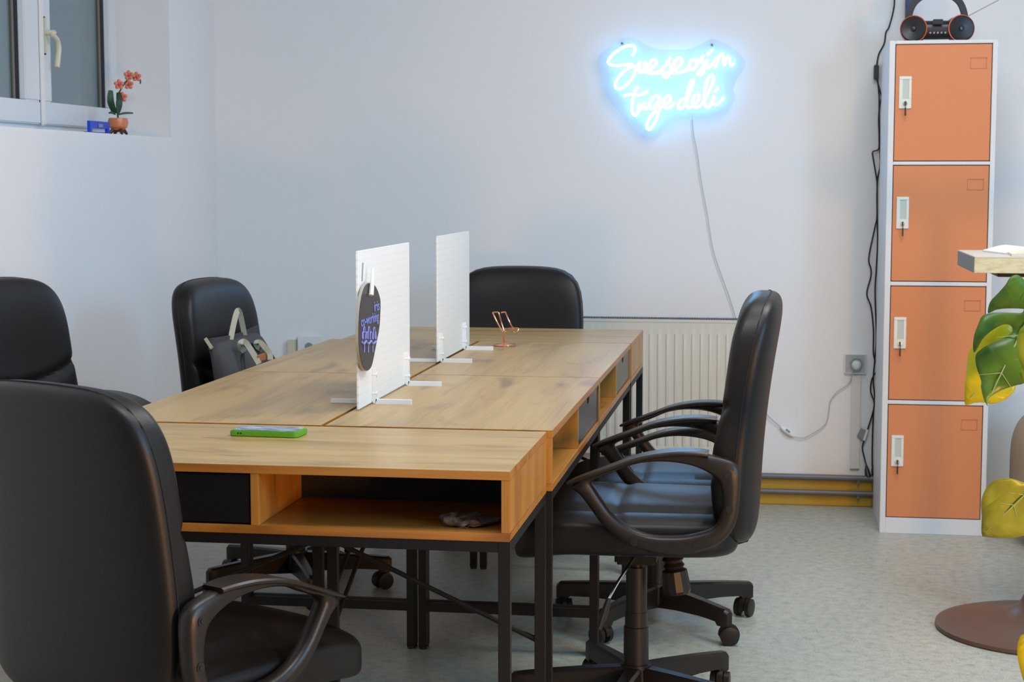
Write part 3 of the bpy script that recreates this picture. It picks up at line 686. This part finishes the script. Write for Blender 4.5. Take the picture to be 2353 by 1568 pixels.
# boombox on the locker
bm0 = (.558, 6.36, LZ)
bb = thing('boombox', 'black boombox with orange speaker rings on top of the locker', 'boombox', bm0)
def boomfn(v): return Vector((v.x, v.y, v.z))
MB().sell((0, 0, .047), (.20, .10, .066), 3, 5, 40, 20, 'x').build('body', 'black', bb)
for s in (-1, 1):
    Mx = Matrix.Translation((s * .083, -.045, .048)) @ Matrix.Rotation(s * R(-14) * -1, 4, 'Z') @ Matrix.Rotation(R(90), 4, 'X')
    sp = MB().lathe([(0, -.085), (.036, -.083), (.045, -.05), (.0465, 0), (.0455, .010), (.040, .014), (.0, .006)], 40, Mx @ Matrix.Scale(1.0, 4)).build('speaker', 'black', bb)
    tr = MB(); tr.tube([Mx @ Vector((.0465 * math.cos(2 * math.pi * k / 40), .0465 * math.sin(2 * math.pi * k / 40), .004)) for k in range(40)], .0024, 8, closed=True)
    tr.build('trim_ring', 'boomred', sp)
    MB().lathe([(0, .008), (.010, .008), (.008, .014), (0, .015)], 20, Mx).build('cone', 'drawer', sp)
MB().tube(smooth_path([(-.098, 0, .075), (-.097, 0, .105), (-.080, 0, .145), (-.045, 0, .172), (0, 0, .182), (.045, 0, .172), (.080, 0, .145), (.097, 0, .105), (.098, 0, .075)], 6), 1, flat=(.024, .014), up=(0, 1, 0)).build('handle', 'black', bb, bevel=.004)
MB().box(-.018, .018, -.070, -.064, .062, .080).build('display', 'drawer', bb, bevel=.002)
cdp = MB()
for k in range(5): cdp.tube([(-.026 + k * .013, -.068, .032), (-.026 + k * .013, -.061, .032)], .0035, 10)
cdp.build('button', 'tag', bb)
MB().tube([(.095, .03, .088), at(2295, 0, y=6.39) - Vector(bm0)], .0022, 8).build('antenna', 'chrome', bb)

# blue pipe behind the boombox
tag(MB().box(.474, .500, 6.715, YW, 1.5, 2.9).build('blue_post', 'bluepaint', bevel=.003, offset=(.487, 6.74, 1.5)), 'dark blue upright post on the back wall behind the boombox', 'post')

# ================================================================= NEON SIGN
def nz(zx, zy, y): return at(1320 + zx / 5.602, 80 + zy / 5.602, y=y)
NY = YW - .045; no = nz(1150, 600, NY)
ns = thing('neon_sign', 'glowing blue white neon script sign on the back wall', 'neon sign', (no.x, YW, no.z)); NO = Vector((no.x, YW, no.z))
ol = [(300, 330), (330, 240), (450, 150), (600, 60), (720, 30), (830, 75), (950, 145), (1100, 190), (1250, 192), (1450, 185), (1600, 135), (1700, 75), (1800, 55), (1950, 115), (2100, 215), (2190, 330), (2175, 440), (2095, 560), (2050, 700), (2065, 800), (2010, 940), (1900, 1035), (1700, 1080), (1500, 1085), (1350, 1105), (1200, 1180), (1060, 1290), (960, 1330), (860, 1290), (720, 1150), (600, 1000), (470, 870), (395, 760), (370, 600), (320, 430)]
pp = smooth_path([nz(a, b, NY) for a, b in ol], 4, True); n = len(pp)
vs = [Vector((p.x, NY + k * .006, p.z)) for k in (0, 1) for p in pp]
MB().add(vs, [tuple(range(n)), tuple(range(n, 2 * n))[::-1]] + [(i, (i + 1) % n, n + (i + 1) % n, n + i) for i in range(n)]).build('acrylic_backing', 'acrylic', ns, offset=NO)
strokes = [
 [(745, 275), (778, 205), (765, 150), (700, 140), (620, 165), (510, 240), (440, 330), (450, 380), (540, 398), (640, 388), (720, 380), (778, 425), (775, 490), (730, 580), (650, 665), (570, 698), (527, 670), (535, 605), (595, 515), (680, 440), (760, 405)],
 [(790, 440), (848, 345), (832, 430), (848, 490), (895, 430), (908, 355), (935, 400)],
 [(920, 440), (990, 425), (1045, 385), (1050, 335), (1010, 325), (970, 375), (968, 445), (1010, 490), (1090, 475), (1150, 420)],
 [(1130, 450), (1180, 380), (1235, 295), (1210, 350), (1245, 430), (1225, 505), (1180, 555), (1148, 525), (1190, 480)],
 [(1240, 470), (1310, 430), (1375, 370), (1378, 315), (1335, 300), (1285, 350), (1275, 430), (1320, 490), (1400, 475), (1460, 430)],
 [(1560, 320), (1510, 325), (1480, 390), (1495, 440), (1540, 440), (1575, 385), (1560, 325), (1610, 330)],
 [(1590, 360), (1660, 265), (1635, 330), (1672, 410), (1655, 480), (1610, 520), (1588, 490), (1640, 440)],
 [(1650, 430), (1710, 320), (1695, 390), (1720, 425), (1780, 370)],
 [(1780, 190), (1710, 255)],
 [(1780, 400), (1835, 290), (1815, 425), (1860, 290), (1905, 245), (1915, 300), (1925, 400), (1950, 320), (1985, 285), (2000, 330), (2015, 395), (2055, 370)],
 [(800, 455), (900, 478), (1000, 500), (1100, 490), (1250, 495), (1400, 475), (1500, 440)],
 [(830, 680), (795, 690), (760, 790), (740, 910), (745, 1005), (785, 1040), (820, 1000), (835, 950)],
 [(632, 790), (720, 768), (820, 778), (895, 755), (948, 722)],
 [(835, 885), (820, 945), (850, 960), (885, 905), (900, 880), (893, 945), (925, 955), (965, 900)],
 [(1095, 800), (1040, 790), (975, 860), (975, 940), (1020, 950), (1075, 870), (1095, 805), (1092, 920), (1075, 1030), (1030, 1145), (970, 1218), (932, 1190), (950, 1105), (1010, 1020), (1110, 940)],
 [(1130, 930), (1200, 880), (1238, 825), (1215, 785), (1165, 815), (1145, 885), (1165, 940), (1225, 940), (1285, 880)],
 [(1450, 830), (1390, 830), (1335, 890), (1340, 950), (1390, 940), (1440, 860), (1490, 730), (1535, 600), (1512, 588), (1465, 700), (1435, 850), (1455, 940), (1510, 920)],
 [(1505, 920), (1570, 870), (1610, 810), (1585, 770), (1540, 800), (1518, 880), (1545, 935), (1620, 915), (1680, 830)],
 [(1670, 850), (1745, 700), (1795, 580), (1770, 522), (1720, 560), (1685, 680), (1668, 820), (1685, 910), (1725, 935), (1770, 870)],
 [(1765, 880), (1805, 785), (1785, 870), (1815, 900), (1880, 865), (1922, 800)],
 [(1857, 680), (1805, 735)]]
for s in strokes:
    MB().tube(smooth_path([nz(a, b, NY - .008) for a, b in s], 5), .0046, 8).build('neon_tube', 'neon', ns, offset=NO)
for a, bq in ((612, 112), (1768, 130)):
    p = nz(a, bq, NY); MB().tube([(p.x, NY - .006, p.z), (p.x, YW, p.z)], .0045, 12).build('standoff', 'pipe', ns, offset=NO)

# cord of the neon sign with inline switch
def wl(px, py, d=.012): return at(px, py, y=YW - d)
cpts = [(1590, 262), (1594, 310), (1602, 350), (1612, 420), (1625, 490), (1638, 570), (1655, 625), (1675, 680), (1690, 730), (1705, 800), (1730, 900), (1760, 950), (1795, 982)]
c0 = wl(1590, 262)
cord = thing('switched_cable', 'thin grey cord with white inline switch hanging from the neon sign', 'cord', tuple(c0))
MB().tube(smooth_path([wl(a, b, .015) for a, b in cpts], 5), .0016, 6).build('upper_cord', 'greycord', cord, offset=c0)
MB().tube(smooth_path([wl(*p) for p in ((1822, 1003), (1845, 1007), (1870, 995), (1897, 975), (1905, 945), (1908, 922), (1925, 900), (1950, 882), (1962, 850))], 5), .0016, 6).build('lower_cord', 'greycord', cord, offset=c0)
a, b_ = wl(1793, 981), wl(1823, 1003)
sw = MB().tube([a, a.lerp(b_, .3), a.lerp(b_, .7), b_], [.004, .010, .010, .004], 12).build('inline_switch', 'white', cord, offset=c0)
MB().tube([a.lerp(b_, .35) + Vector((.004, -.008, .004)), a.lerp(b_, .65) + Vector((.004, -.008, .004))], .004, 8).build('switch_button', 'tag', sw, offset=c0)

# wall sockets
s0, s1 = wl(1940, 812, 0), wl(1990, 860, 0)
sk = thing('wall_socket', 'wall socket under a clear cover with a plug, left of the locker', 'socket', ((s0.x + s1.x) / 2, YW, s1.z)); SO = ((s0.x + s1.x) / 2, YW, s1.z)
MB().box(s0.x, s1.x, YW - .012, YW, s1.z, s0.z).build('socket_plate', 'white', sk, bevel=.003, offset=SO)
MB().box(s0.x + .001, s1.x - .001, YW - .05, YW - .012, s1.z + .001, s0.z - .001).build('clear_cover', 'clearbox', sk, bevel=.004, offset=SO)
cx, cz = SO[0] + .004, (s0.z + s1.z) / 2
MB().lathe([(.026, 0), (.026, .004), (.022, .006), (.022, .002), (0, .002)], 28, Matrix.Translation((cx, YW - .012, cz)) @ Matrix.Rotation(R(90), 4, 'X')).build('socket_ring', 'tag', sk, offset=SO)
MB().lathe([(.019, 0), (.018, .02), (.010, .032), (0, .033)], 20, Matrix.Translation((cx, YW - .014, cz - .004)) @ Matrix.Rotation(R(90), 4, 'X')).build('plug', 'handlew', sk, offset=SO)
d0, d1 = wl(1957, 862, 0), wl(1974, 1080, 0)
tag(MB().box(d0.x, d1.x, YW - .012, YW, .145, d0.z).build('cable_duct', 'duct', bevel=.002, offset=(d0.x, YW, .145)), 'narrow ivory cable duct running down from the clear covered socket', 'cable duct')
def small_socket(px, py, w_, h_, label, m='white'):
    p = wl(px, py, 0); t = thing('wall_socket', label, 'socket', (p.x, YW, p.z)); MB().box(-w_ / 2, w_ / 2, -.014, 0, -h_ / 2, h_ / 2).build('socket_plate', m, t, bevel=.003)
    MB().lathe([(.018, 0), (.018, .002), (0, .002)], 20, Matrix.Translation((0, -.014, 0)) @ Matrix.Rotation(R(90), 4, 'X')).build('socket_ring', 'tag', t)
small_socket(712, 797, .10, .09, 'white wall socket on the back wall showing over the table edge beside the bag')
tag(MB().box(-.016, .016, -.03, 0, -.05, .03).build('thermostat_box', 'cream'), 'small grey green box on the back wall beside the low socket', 'box').location = (wl(672, 797).x, YW, wl(672, 797).z)

# black cables beside the locker
def cw(zx, zy, top=True, d=.02): return wl(1900 + zx / 2.8, (60 if top else 600) + zy / 2.8, d)
ca = [wl(2055, -60, .02), wl(2055, 10, .02), cw(402, 0), cw(380, 40), cw(370, 110), cw(335, 180), cw(322, 250)]
k0 = Vector((.37, YW - .02, .15))
cab = thing('power_cable', 'pair of tangled black cables hanging down the wall beside the locker', 'cable', tuple(k0))
MB().tube(smooth_path(ca, 5), .0032, 8).build('upper_cable', 'black', cab, offset=k0)
MB().tube(smooth_path([cw(322, 345), cw(340, 410), cw(352, 460), cw(340, 510), cw(333, 600), cw(336, 700), cw(333, 790), cw(295, 810), cw(300, 860), cw(322, 1000), cw(322, 1100), cw(322, 1230), cw(308, 1300), cw(270, 1490), cw(283, 1560), cw(283, 100, 0), cw(257, 210, 0), cw(285, 300, 0), cw(300, 450, 0), cw(300, 600, 0), cw(325, 690, 0), cw(290, 760, 0), cw(282, 840, 0), cw(305, 930, 0), cw(262, 1085, 0)], 5), .003, 8).build('left_cable', 'black', cab, offset=k0)
MB().tube(smooth_path([cw(326, 345, d=.014), cw(336, 450, d=.014), cw(336, 560, d=.014), cw(340, 780, d=.014), cw(342, 900, d=.014), cw(325, 1000, d=.014), cw(324, 1220, d=.014), cw(326, 1400, d=.014), cw(318, 1560, d=.014), cw(318, 60, 0, .014), cw(310, 200, 0, .014), cw(318, 480, 0, .014), cw(308, 640, 0, .014), cw(298, 760, 0, .014), cw(307, 880, 0, .014), cw(298, 1000, 0, .014), cw(292, 1200, 0, .014), cw(292, 1330, 0, .03)], 5), .003, 8).build('right_cable', 'black', cab, offset=k0)
p0, p1 = cw(303, 250), cw(333, 345)
MB().box(p0.x, p1.x, YW - .034, YW - .006, p1.z, p0.z).build('cable_adapter', 'black', cab, bevel=.003, offset=k0)
MB().tube([cw(262, 1085, 0), cw(240, 1155, 0)], .005, 8).build('white_sleeve', 'white', cab, offset=k0)
tg = MB(); q0, q1 = cw(240, 1085, 0), cw(212, 1140, 0); tg.tube([q0, q1], 1, flat=(.028, .002), up=(0, 1, 0)); tg.build('tag', 'tag', cab, offset=k0)
MB().tube(smooth_path([cw(240, 1155, 0), cw(228, 1200, 0), cw(240, 1260, 0), cw(255, 1320, 0, .05)], 5), .003, 8).build('lower_cable', 'black', cab, offset=k0)
for zx in (262, 305):
    MB().tube([cw(zx - 8, 1315, 0, .05), cw(zx - 4, 1350, 0, .05), cw(zx + 4, 1385, 0, .06), cw(zx + 12, 1400, 0, .065)], [.004, .010, .013, .010], 12).build('plug', 'black', cab, offset=k0)

# ================================================================= RADIATOR
RX0, RX1, RZ0, RZ1, RY = -1.06, -.115, .20, .742, 6.645
rd = thing('radiator', 'cream white panel radiator on the back wall behind the far chair', 'radiator', ((RX0 + RX1) / 2, RY, RZ0)); RO = ((RX0 + RX1) / 2, RY, RZ0)
pan = []; nx = int((RX1 - RX0 - .06) / .0334)
prof = [(RX0, 0)]
x = RX0 + .03
for i in range(nx):
    prof += [(x, 0), (x + .005, -.007), (x + .0145, -.007), (x + .0195, 0)]; x += .0334
prof += [(RX1, 0)]
m = MB(); vs = []; fs = []
zl = [(RZ0 + .005, 0), (RZ0 + .035, 0), (RZ0 + .05, 1), (RZ1 - .075, 1), (RZ1 - .06, 0), (RZ1 - .012, 0)]
for z, k in zl: vs += [Vector((px_, RY + d * k, z)) for px_, d in prof]
N = len(prof)
for i in range(len(zl) - 1):
    for j in range(N - 1): fs.append((i * N + j, i * N + j + 1, (i + 1) * N + j + 1, (i + 1) * N + j))
m.add(vs, fs); m.box(RX0, RX1, RY + .001, RY + .012, RZ0, RZ1 - .012)
m.build('front_panel', 'radiator', rd, offset=RO)
MB().box(RX0, RX1, RY + .06, RY + .075, RZ0, RZ1 - .012).build('rear_panel', 'radiator', rd, offset=RO)
for x0 in (RX0 - .002, RX1 - .001): MB().box(x0, x0 + .003, RY - .001, RY + .08, RZ0 + .02, RZ1).build('side_cover', 'radiator', rd, offset=RO)
MB().box(RX0, RX1, RY - .002, RY + .004, RZ1 - .014, RZ1 - .002).build('top_lip', 'radiator', rd, bevel=.001, offset=RO)
gr = MB(); xx = RX0 + .004
while xx < RX1 - .006: gr.box(xx, xx + .005, RY + .004, RY + .076, RZ1 - .004, RZ1); xx += .0095
gr.box(RX0, RX1, RY + .004, RY + .008, RZ1 - .006, RZ1); gr.box(RX0, RX1, RY + .072, RY + .076, RZ1 - .006, RZ1)
gr.build('top_grille', 'grille', rd, offset=RO)
br = MB()
for x0 in (RX0 + .15, RX1 - .15): br.box(x0, x0 + .03, RY + .075, YW - .001, RZ0 + .05, RZ1 - .08)
br.build('wall_bracket', 'radiator', rd, offset=RO)
MB().tube([(RX1 - .03, RY + .04, RZ0 + .01), (RX1 - .03, RY + .04, .15), (RX1 - .03, YW - .06, .13)], .008, 10).build('feed_pipe', 'radiator', rd, offset=RO)

# ================================================================= WINDOWSILL
pp_ = at(272, 308, x=-2.36); oy = pp_.y; ZS = WZ0 + .005
XO = -2.36
def op(zx, zy, x=XO): return at(zx / 4.481, zy / 4.481, x=x)
ofs = Vector((XO, oy, ZS))
orc = thing('toy_orchid', 'small toy orchid with coral flowers in a copper coloured pot on the windowsill', 'toy plant', tuple(ofs))
kx = 1.0
S = MB()
for k in range(4):
    a = R(45 + 90 * k); S.tube([(0, 0, .020), (.022 * math.cos(a), .022 * math.sin(a), .018), (.034 * math.cos(a), .034 * math.sin(a), .0045)], [.008, .008, .0045], 8)
S.build('stand', 'wooddark', orc)
MB().lathe([(0, .017), (.018, .018), (.033, .03), (.037, .048), (.033, .062), (.030, .062), (.030, .055), (0, .055)], 28).build('pot', 'terracotta', orc)
zt = lambda zx, zy, dx=0: op(zx, zy, XO + dx) - ofs
st_ = MB(); st_.tube(smooth_path([(0, 0, .055), zt(1215, 1000), zt(1240, 930), zt(1290, 850), zt(1350, 800), zt(1440, 830)], 5), .0028, 8)
st_.tube(smooth_path([(0, 0, .055), zt(1200, 1050), zt(1255, 980)], 5), .0025, 8); st_.build('stem', 'leafdk', orc)
for pts, wd in (([(1185, 1170), (1140, 1050), (1140, 930)], .024), ([(1210, 1170), (1230, 1060), (1220, 950)], .022), ([(1220, 1180), (1290, 1165), (1370, 1165)], .008), ([(1190, 1180), (1150, 1160), (1120, 1165)], .008)):
    P = smooth_path([zt(*p) for p in pts], 5); n_ = len(P)
    MB().tube(P, [.45 + .55 * math.sin(math.pi * min(1, (i + 1) / n_ * .9)) for i in range(n_)], flat=(wd, .004), up=(.37, -.93, 0)).build('leaf', 'leafdk', orc, bevel=.001)
for (zx, zy) in ((1325, 775), (1225, 870), (1325, 870), (1260, 1000), (1405, 790)):
    c = zt(zx, zy, .008); f = MB()
    for k in range(5):
        a = R(90 + 72 * k); d = Vector((.93 * math.cos(a), .37 * math.cos(a), math.sin(a)))
        f.sell(c + d * .0115, (.015, .009, .015), 2, 2, 10, 8, 'x')
    fo = f.build('flower', 'petal', orc)
    MB().sell(c + Vector((.002, -.005, -.001)), (.010, .007, .011), 2, 2, 10, 8, 'x').build('flower_centre', 'petalc', fo)
f = MB(); f.sell(zt(1445, 840, .004), (.006, .012, .02), 2, 2, 10, 8, 'x'); f.build('bud', 'leafg', orc)

b0, b1 = at(204, 304, x=-2.37), at(249, 307, x=-2.37)
bt = thing('blue_stand', 'small bright blue plastic stand with a grey plate on the windowsill', 'toy', (-2.37, (b0.y + b1.y) / 2, ZS))
hw = (b1.y - b0.y) / 2
t_ = MB(); t_.box(-.006, .006, -hw, hw, .020, .045); t_.box(-.006, .006, -hw, -hw + .018, 0, .020); t_.box(-.006, .006, hw - .018, hw, 0, .020); t_.box(-.02, -.006, -hw, hw, 0, .008)
t_.build('frame', 'bluetoy', bt, bevel=.001); MB().box(.006, .009, -.018, .018, .024, .036).build('plate', 'tag', bt, bevel=.001)

# ================================================================= BAR TABLE, PAPERS, POUF, PLANT (right edge)
TZ = 1.08
tn, tf = at(2250, 590, z=TZ), at(2195, 577, z=TZ)
TX0, TY0, TY1 = tn.x - .012, tn.y, tn.y + .44
btab = thing('bar_table', 'high table with pale plywood edge and round brown base at the right edge', 'table', (.76, 4.92, 0)); TO = (.76, 4.92, 0)
MB().box(TX0, TX0 + .62, TY0, TY1, TZ - .003, TZ).build('tabletop', 'slabtop', btab, offset=TO)
MB().box(TX0 + .0, TX0 + .62, TY0, TY0 + .012, TZ - .045, TZ - .003).build('front_edge', 'ply', btab, bevel=.001, offset=TO)
MB().box(TX0, TX0 + .008, TY0 + .012, TY1, TZ - .045, TZ - .003).build('end_edge', 'slabend', btab, offset=TO)
MB().box(TX0 + .008, TX0 + .62, TY0 + .012, TY1, TZ - .045, TZ - .003).build('core_board', 'ply', btab, offset=TO)
MB().box(.60, .92, TY0 + .05, TY1 - .05, TZ - .058, TZ - .045).build('mounting_plate', 'blackmetal', btab, bevel=.003, offset=TO)
MB().lathe([(0, 0), (.288, 0), (.292, .006), (.290, .014), (.25, .026), (.17, .036), (.10, .050), (.06, .075), (.042, .11), (.036, .16), (.036, .22), (0, .22)], 72, Matrix.Translation((0, 0, 0))).build('round_base', 'bronze', btab)
MB().lathe([(.034, .2), (.034, TZ - .058)], 28).build('column', 'bronze', btab)
pm = at(2290, 572, z=TZ + .004)
t_ = MB()
def sheet(cx, cy, z, w_, d_, rz, th): return MB().box(-w_ / 2, w_ / 2, -d_ / 2, d_ / 2, 0, th), (cx, cy, z), rz
for i, (dx, dy, w_, d_, a, th, m_, lab) in enumerate(((.215, .27, .28, .19, 12, .004, 'paper', 'open white leaflet lying nearest the left end of the high table'),
                                                 (.235, .090, .26, .13, -3, .006, 'paperc', 'cream booklet lying at the front edge of the high table'))):
    s_, l_, r_ = sheet(0, 0, 0, w_, d_, 0, th)
    for v in s_.v: pass
    o = s_.build('leaflet' if i == 0 else 'booklet', m_, bevel=.001); o.location = (TX0 + dx, TY0 + dy, TZ + 0); o.rotation_euler = (0, 0, R(a)); tag(o, lab, 'paper')
    pg = MB(); vs_ = []
    pts = smooth_path([(-w_ / 2, 0, th), (-w_ / 4, 0, th + (.016, .012)[i]), (0, 0, th + .001), (w_ / 4, 0, th + (.012, .016)[i]), (w_ / 2, 0, th + .002)], 4)
    vs_ = [Vector((p.x, s * d_ / 2, p.z)) for p in pts for s in (-1, 1)] + [Vector((p.x, s * d_ / 2, th)) for p in pts for s in (-1, 1)]
    n_ = len(pts); F = []
    for k in range(n_ - 1):
        F += [(2 * k, 2 * k + 2, 2 * k + 3, 2 * k + 1), (2 * k, 2 * n_ + 2 * k, 2 * n_ + 2 * k + 2, 2 * k + 2), (2 * k + 1, 2 * k + 3, 2 * n_ + 2 * k + 3, 2 * n_ + 2 * k + 1)]
    MB().add(vs_, F).build('open_page', m_, o)
# beige pouf
pf = at(2326, 1000, y=6.1)
tag(MB().sell((0, 0, .245), (.72, .62, .49), 3, 4, 56, 40, 'z', lambda v: Vector((v.x, v.y, v.z + .006 * math.sin(v.x * 20)))).build('pouf', 'beige'), 'beige upholstered pouf standing behind the plant at the right edge', 'pouf').location = (pf.x + .37, 6.15, 0)

# monstera
PX, PY = .66, 3.08
mon = thing('monstera_plant', 'monstera plant with green and yellow leaves reaching in from the right edge', 'plant', (PX, PY, 0)); MO = Vector((PX, PY, 0))
MB().lathe([(0, 0), (.12, 0), (.135, .02), (.16, .26), (.165, .30), (.150, .30), (.148, .27), (0, .27)], 40).build('pot', 'potw', mon)
MB().lathe([(0, .265), (.147, .268), (.1, .28), (0, .285)], 30).build('soil', 'soil', mon)
def leaf(pts, org, sc, y, m_, tilt, tip, base, veins=True):
    P = smooth_path([at(org[0] + a / sc, org[1] + b / sc, y=y) for a, b in pts], 4, True)
    c = sum(P, Vector()) / len(P)
    me = bpy.data.meshes.new('leaf'); bm = bmesh.new()
    vs = [bm.verts.new(p) for p in P]; es = [bm.edges.new((vs[i], vs[(i + 1) % len(vs)])) for i in range(len(vs))]
    bmesh.ops.triangle_fill(bm, use_beauty=True, edges=es)
    for _ in range(2): bmesh.ops.subdivide_edges(bm, edges=[e for e in bm.edges if e.calc_length() > .02], cuts=1)
    for v in bm.verts:
        d = v.co - c; v.co.y += tilt[0] * d.x + tilt[1] * d.z + 1.1 * (d.x ** 2) - .8 * d.z ** 2 + .004 * math.sin(d.z * 60 + d.x * 40)
    for f in bm.faces: f.smooth = True
    bmesh.ops.recalc_face_normals(bm, faces=bm.faces)
    for v in bm.verts: v.co -= MO
    bm.to_mesh(me); bm.free(); me.materials.append(M[m_])
    o = bpy.data.objects.new('leaf', me); C.objects.link(o); o.parent = mon
    sd = o.modifiers.new('s', 'SOLIDIFY'); sd.thickness = .0012
    def surf(p): d = p - c; return Vector((p.x, p.y + tilt[0] * d.x + tilt[1] * d.z + 1.1 * (d.x ** 2) - .8 * d.z ** 2, p.z)) - MO
    B = at(org[0] + base[0] / sc, org[1] + base[1] / sc, y=y); T = at(org[0] + tip[0] / sc, org[1] + tip[1] / sc, y=y)
    vm = MB(); vm.tube([surf(B.lerp(T, k / 8)) + Vector((0, -.0016, 0)) for k in range(9)], [.0020 * (1 - k / 11) for k in range(9)], 6)
    ax_ = (T - B).normalized(); pr_ = Vector((-ax_.z, 0, ax_.x)); LL = (T - B).length
    for k in range(3):
        for sg_ in (-1, 1):
            o_ = B.lerp(T, .22 + .22 * k); e_ = o_ + (ax_ * .5 + pr_ * sg_ * .8).normalized() * LL * .24
            vm.tube([surf(o_.lerp(e_, q / 4)) + Vector((0, -.0012, 0)) for q in range(5)], [.0009 * (1 - q / 6) for q in range(5)], 5)
    vm.build('midrib', 'vein', o)
    sB = surf(B)
    MB().tube(smooth_path([Vector((random.uniform(-.03, .03), random.uniform(-.03, .03), .28)), Vector((.02, .0, max(.42, sB.z * .7))), sB + Vector((.06, .0, .015)), sB], 6), .0045, 8).build('stem', 'leafg', mon)
O4 = (2150, 540); K4 = 3.734
L1 = [(430, 1450), (400, 1400), (380, 1300), (385, 1250), (355, 1150), (345, 1080), (355, 1020), (420, 960), (520, 910), (600, 875), (650, 840), (662, 810), (645, 780), (600, 770), (540, 790), (460, 840), (400, 900), (340, 1010), (325, 960), (335, 860), (370, 770), (400, 710), (450, 682), (560, 668), (700, 670), (742, 664), (752, 648), (742, 634), (620, 632), (530, 645), (490, 665), (455, 672), (475, 580), (540, 500), (600, 430), (640, 370), (690, 345), (730, 358), (800, 420), (960, 560), (1020, 760), (1000, 1000), (900, 1160), (745, 1260), (680, 1280), (560, 1320), (470, 1365), (430, 1400)]
L2 = [(255, 1460), (248, 1350), (260, 1200), (275, 1060), (300, 990), (330, 950), (420, 850), (600, 740), (690, 820), (720, 1000), (690, 1270), (670, 1340), (620, 1390), (540, 1430), (470, 1445), (420, 1435), (330, 1440)]
L3 = [(745, 1150), (710, 1050), (698, 950), (710, 860), (758, 780), (900, 740), (980, 900), (960, 1100), (860, 1260), (760, 1260), (720, 1180)]
leaf(L2, O4, K4, 3.02, 'leafy', (.0, .1), (300, 1400), (690, 850))
leaf(L1, O4, K4, 2.96, 'leafg', (-.15, .15), (430, 1420), (800, 700))
leaf(L3, O4, K4, 2.86, 'leafl', (-.3, -.1), (740, 1200), (900, 760))
L4 = [(430, 550), (395, 530), (388, 400), (380, 280), (410, 190), (470, 125), (560, 105), (650, 130), (750, 180), (830, 350), (780, 500), (650, 548), (550, 555)]
leaf(L4, (2130, 1060), 3.085, 2.95, 'leafo', (.1, -.3), (430, 500), (760, 160))
L5 = [(690, 1225), (650, 1270), (638, 1350), (650, 1440), (690, 1568), (760, 1680), (900, 1650), (950, 1400), (860, 1240)]
leaf(L5, (2130, 1060), 3.085, 2.7, 'leafy', (.0, -.1), (690, 1560), (860, 1260))

# ================================================================= lamp housings on the ceiling (outside the view)
for x_, y_, s_, lab in ((.6, 4.3, 1.0, 'square ceiling light above the right side of the table'), (-.4, 2.7, 1.1, 'square ceiling light nearest the camera')):
    t = thing('ceiling_light', lab, 'ceiling light', (x_, y_, ZC)); h = s_ / 2 + .02
    f = MB(); f.box(-h, h, -h, -h + .02, -.03, 0); f.box(-h, h, h - .02, h, -.03, 0); f.box(-h, -h + .02, -h + .02, h - .02, -.03, 0); f.box(h - .02, h, -h + .02, h - .02, -.03, 0)
    f.build('housing', 'white', t)
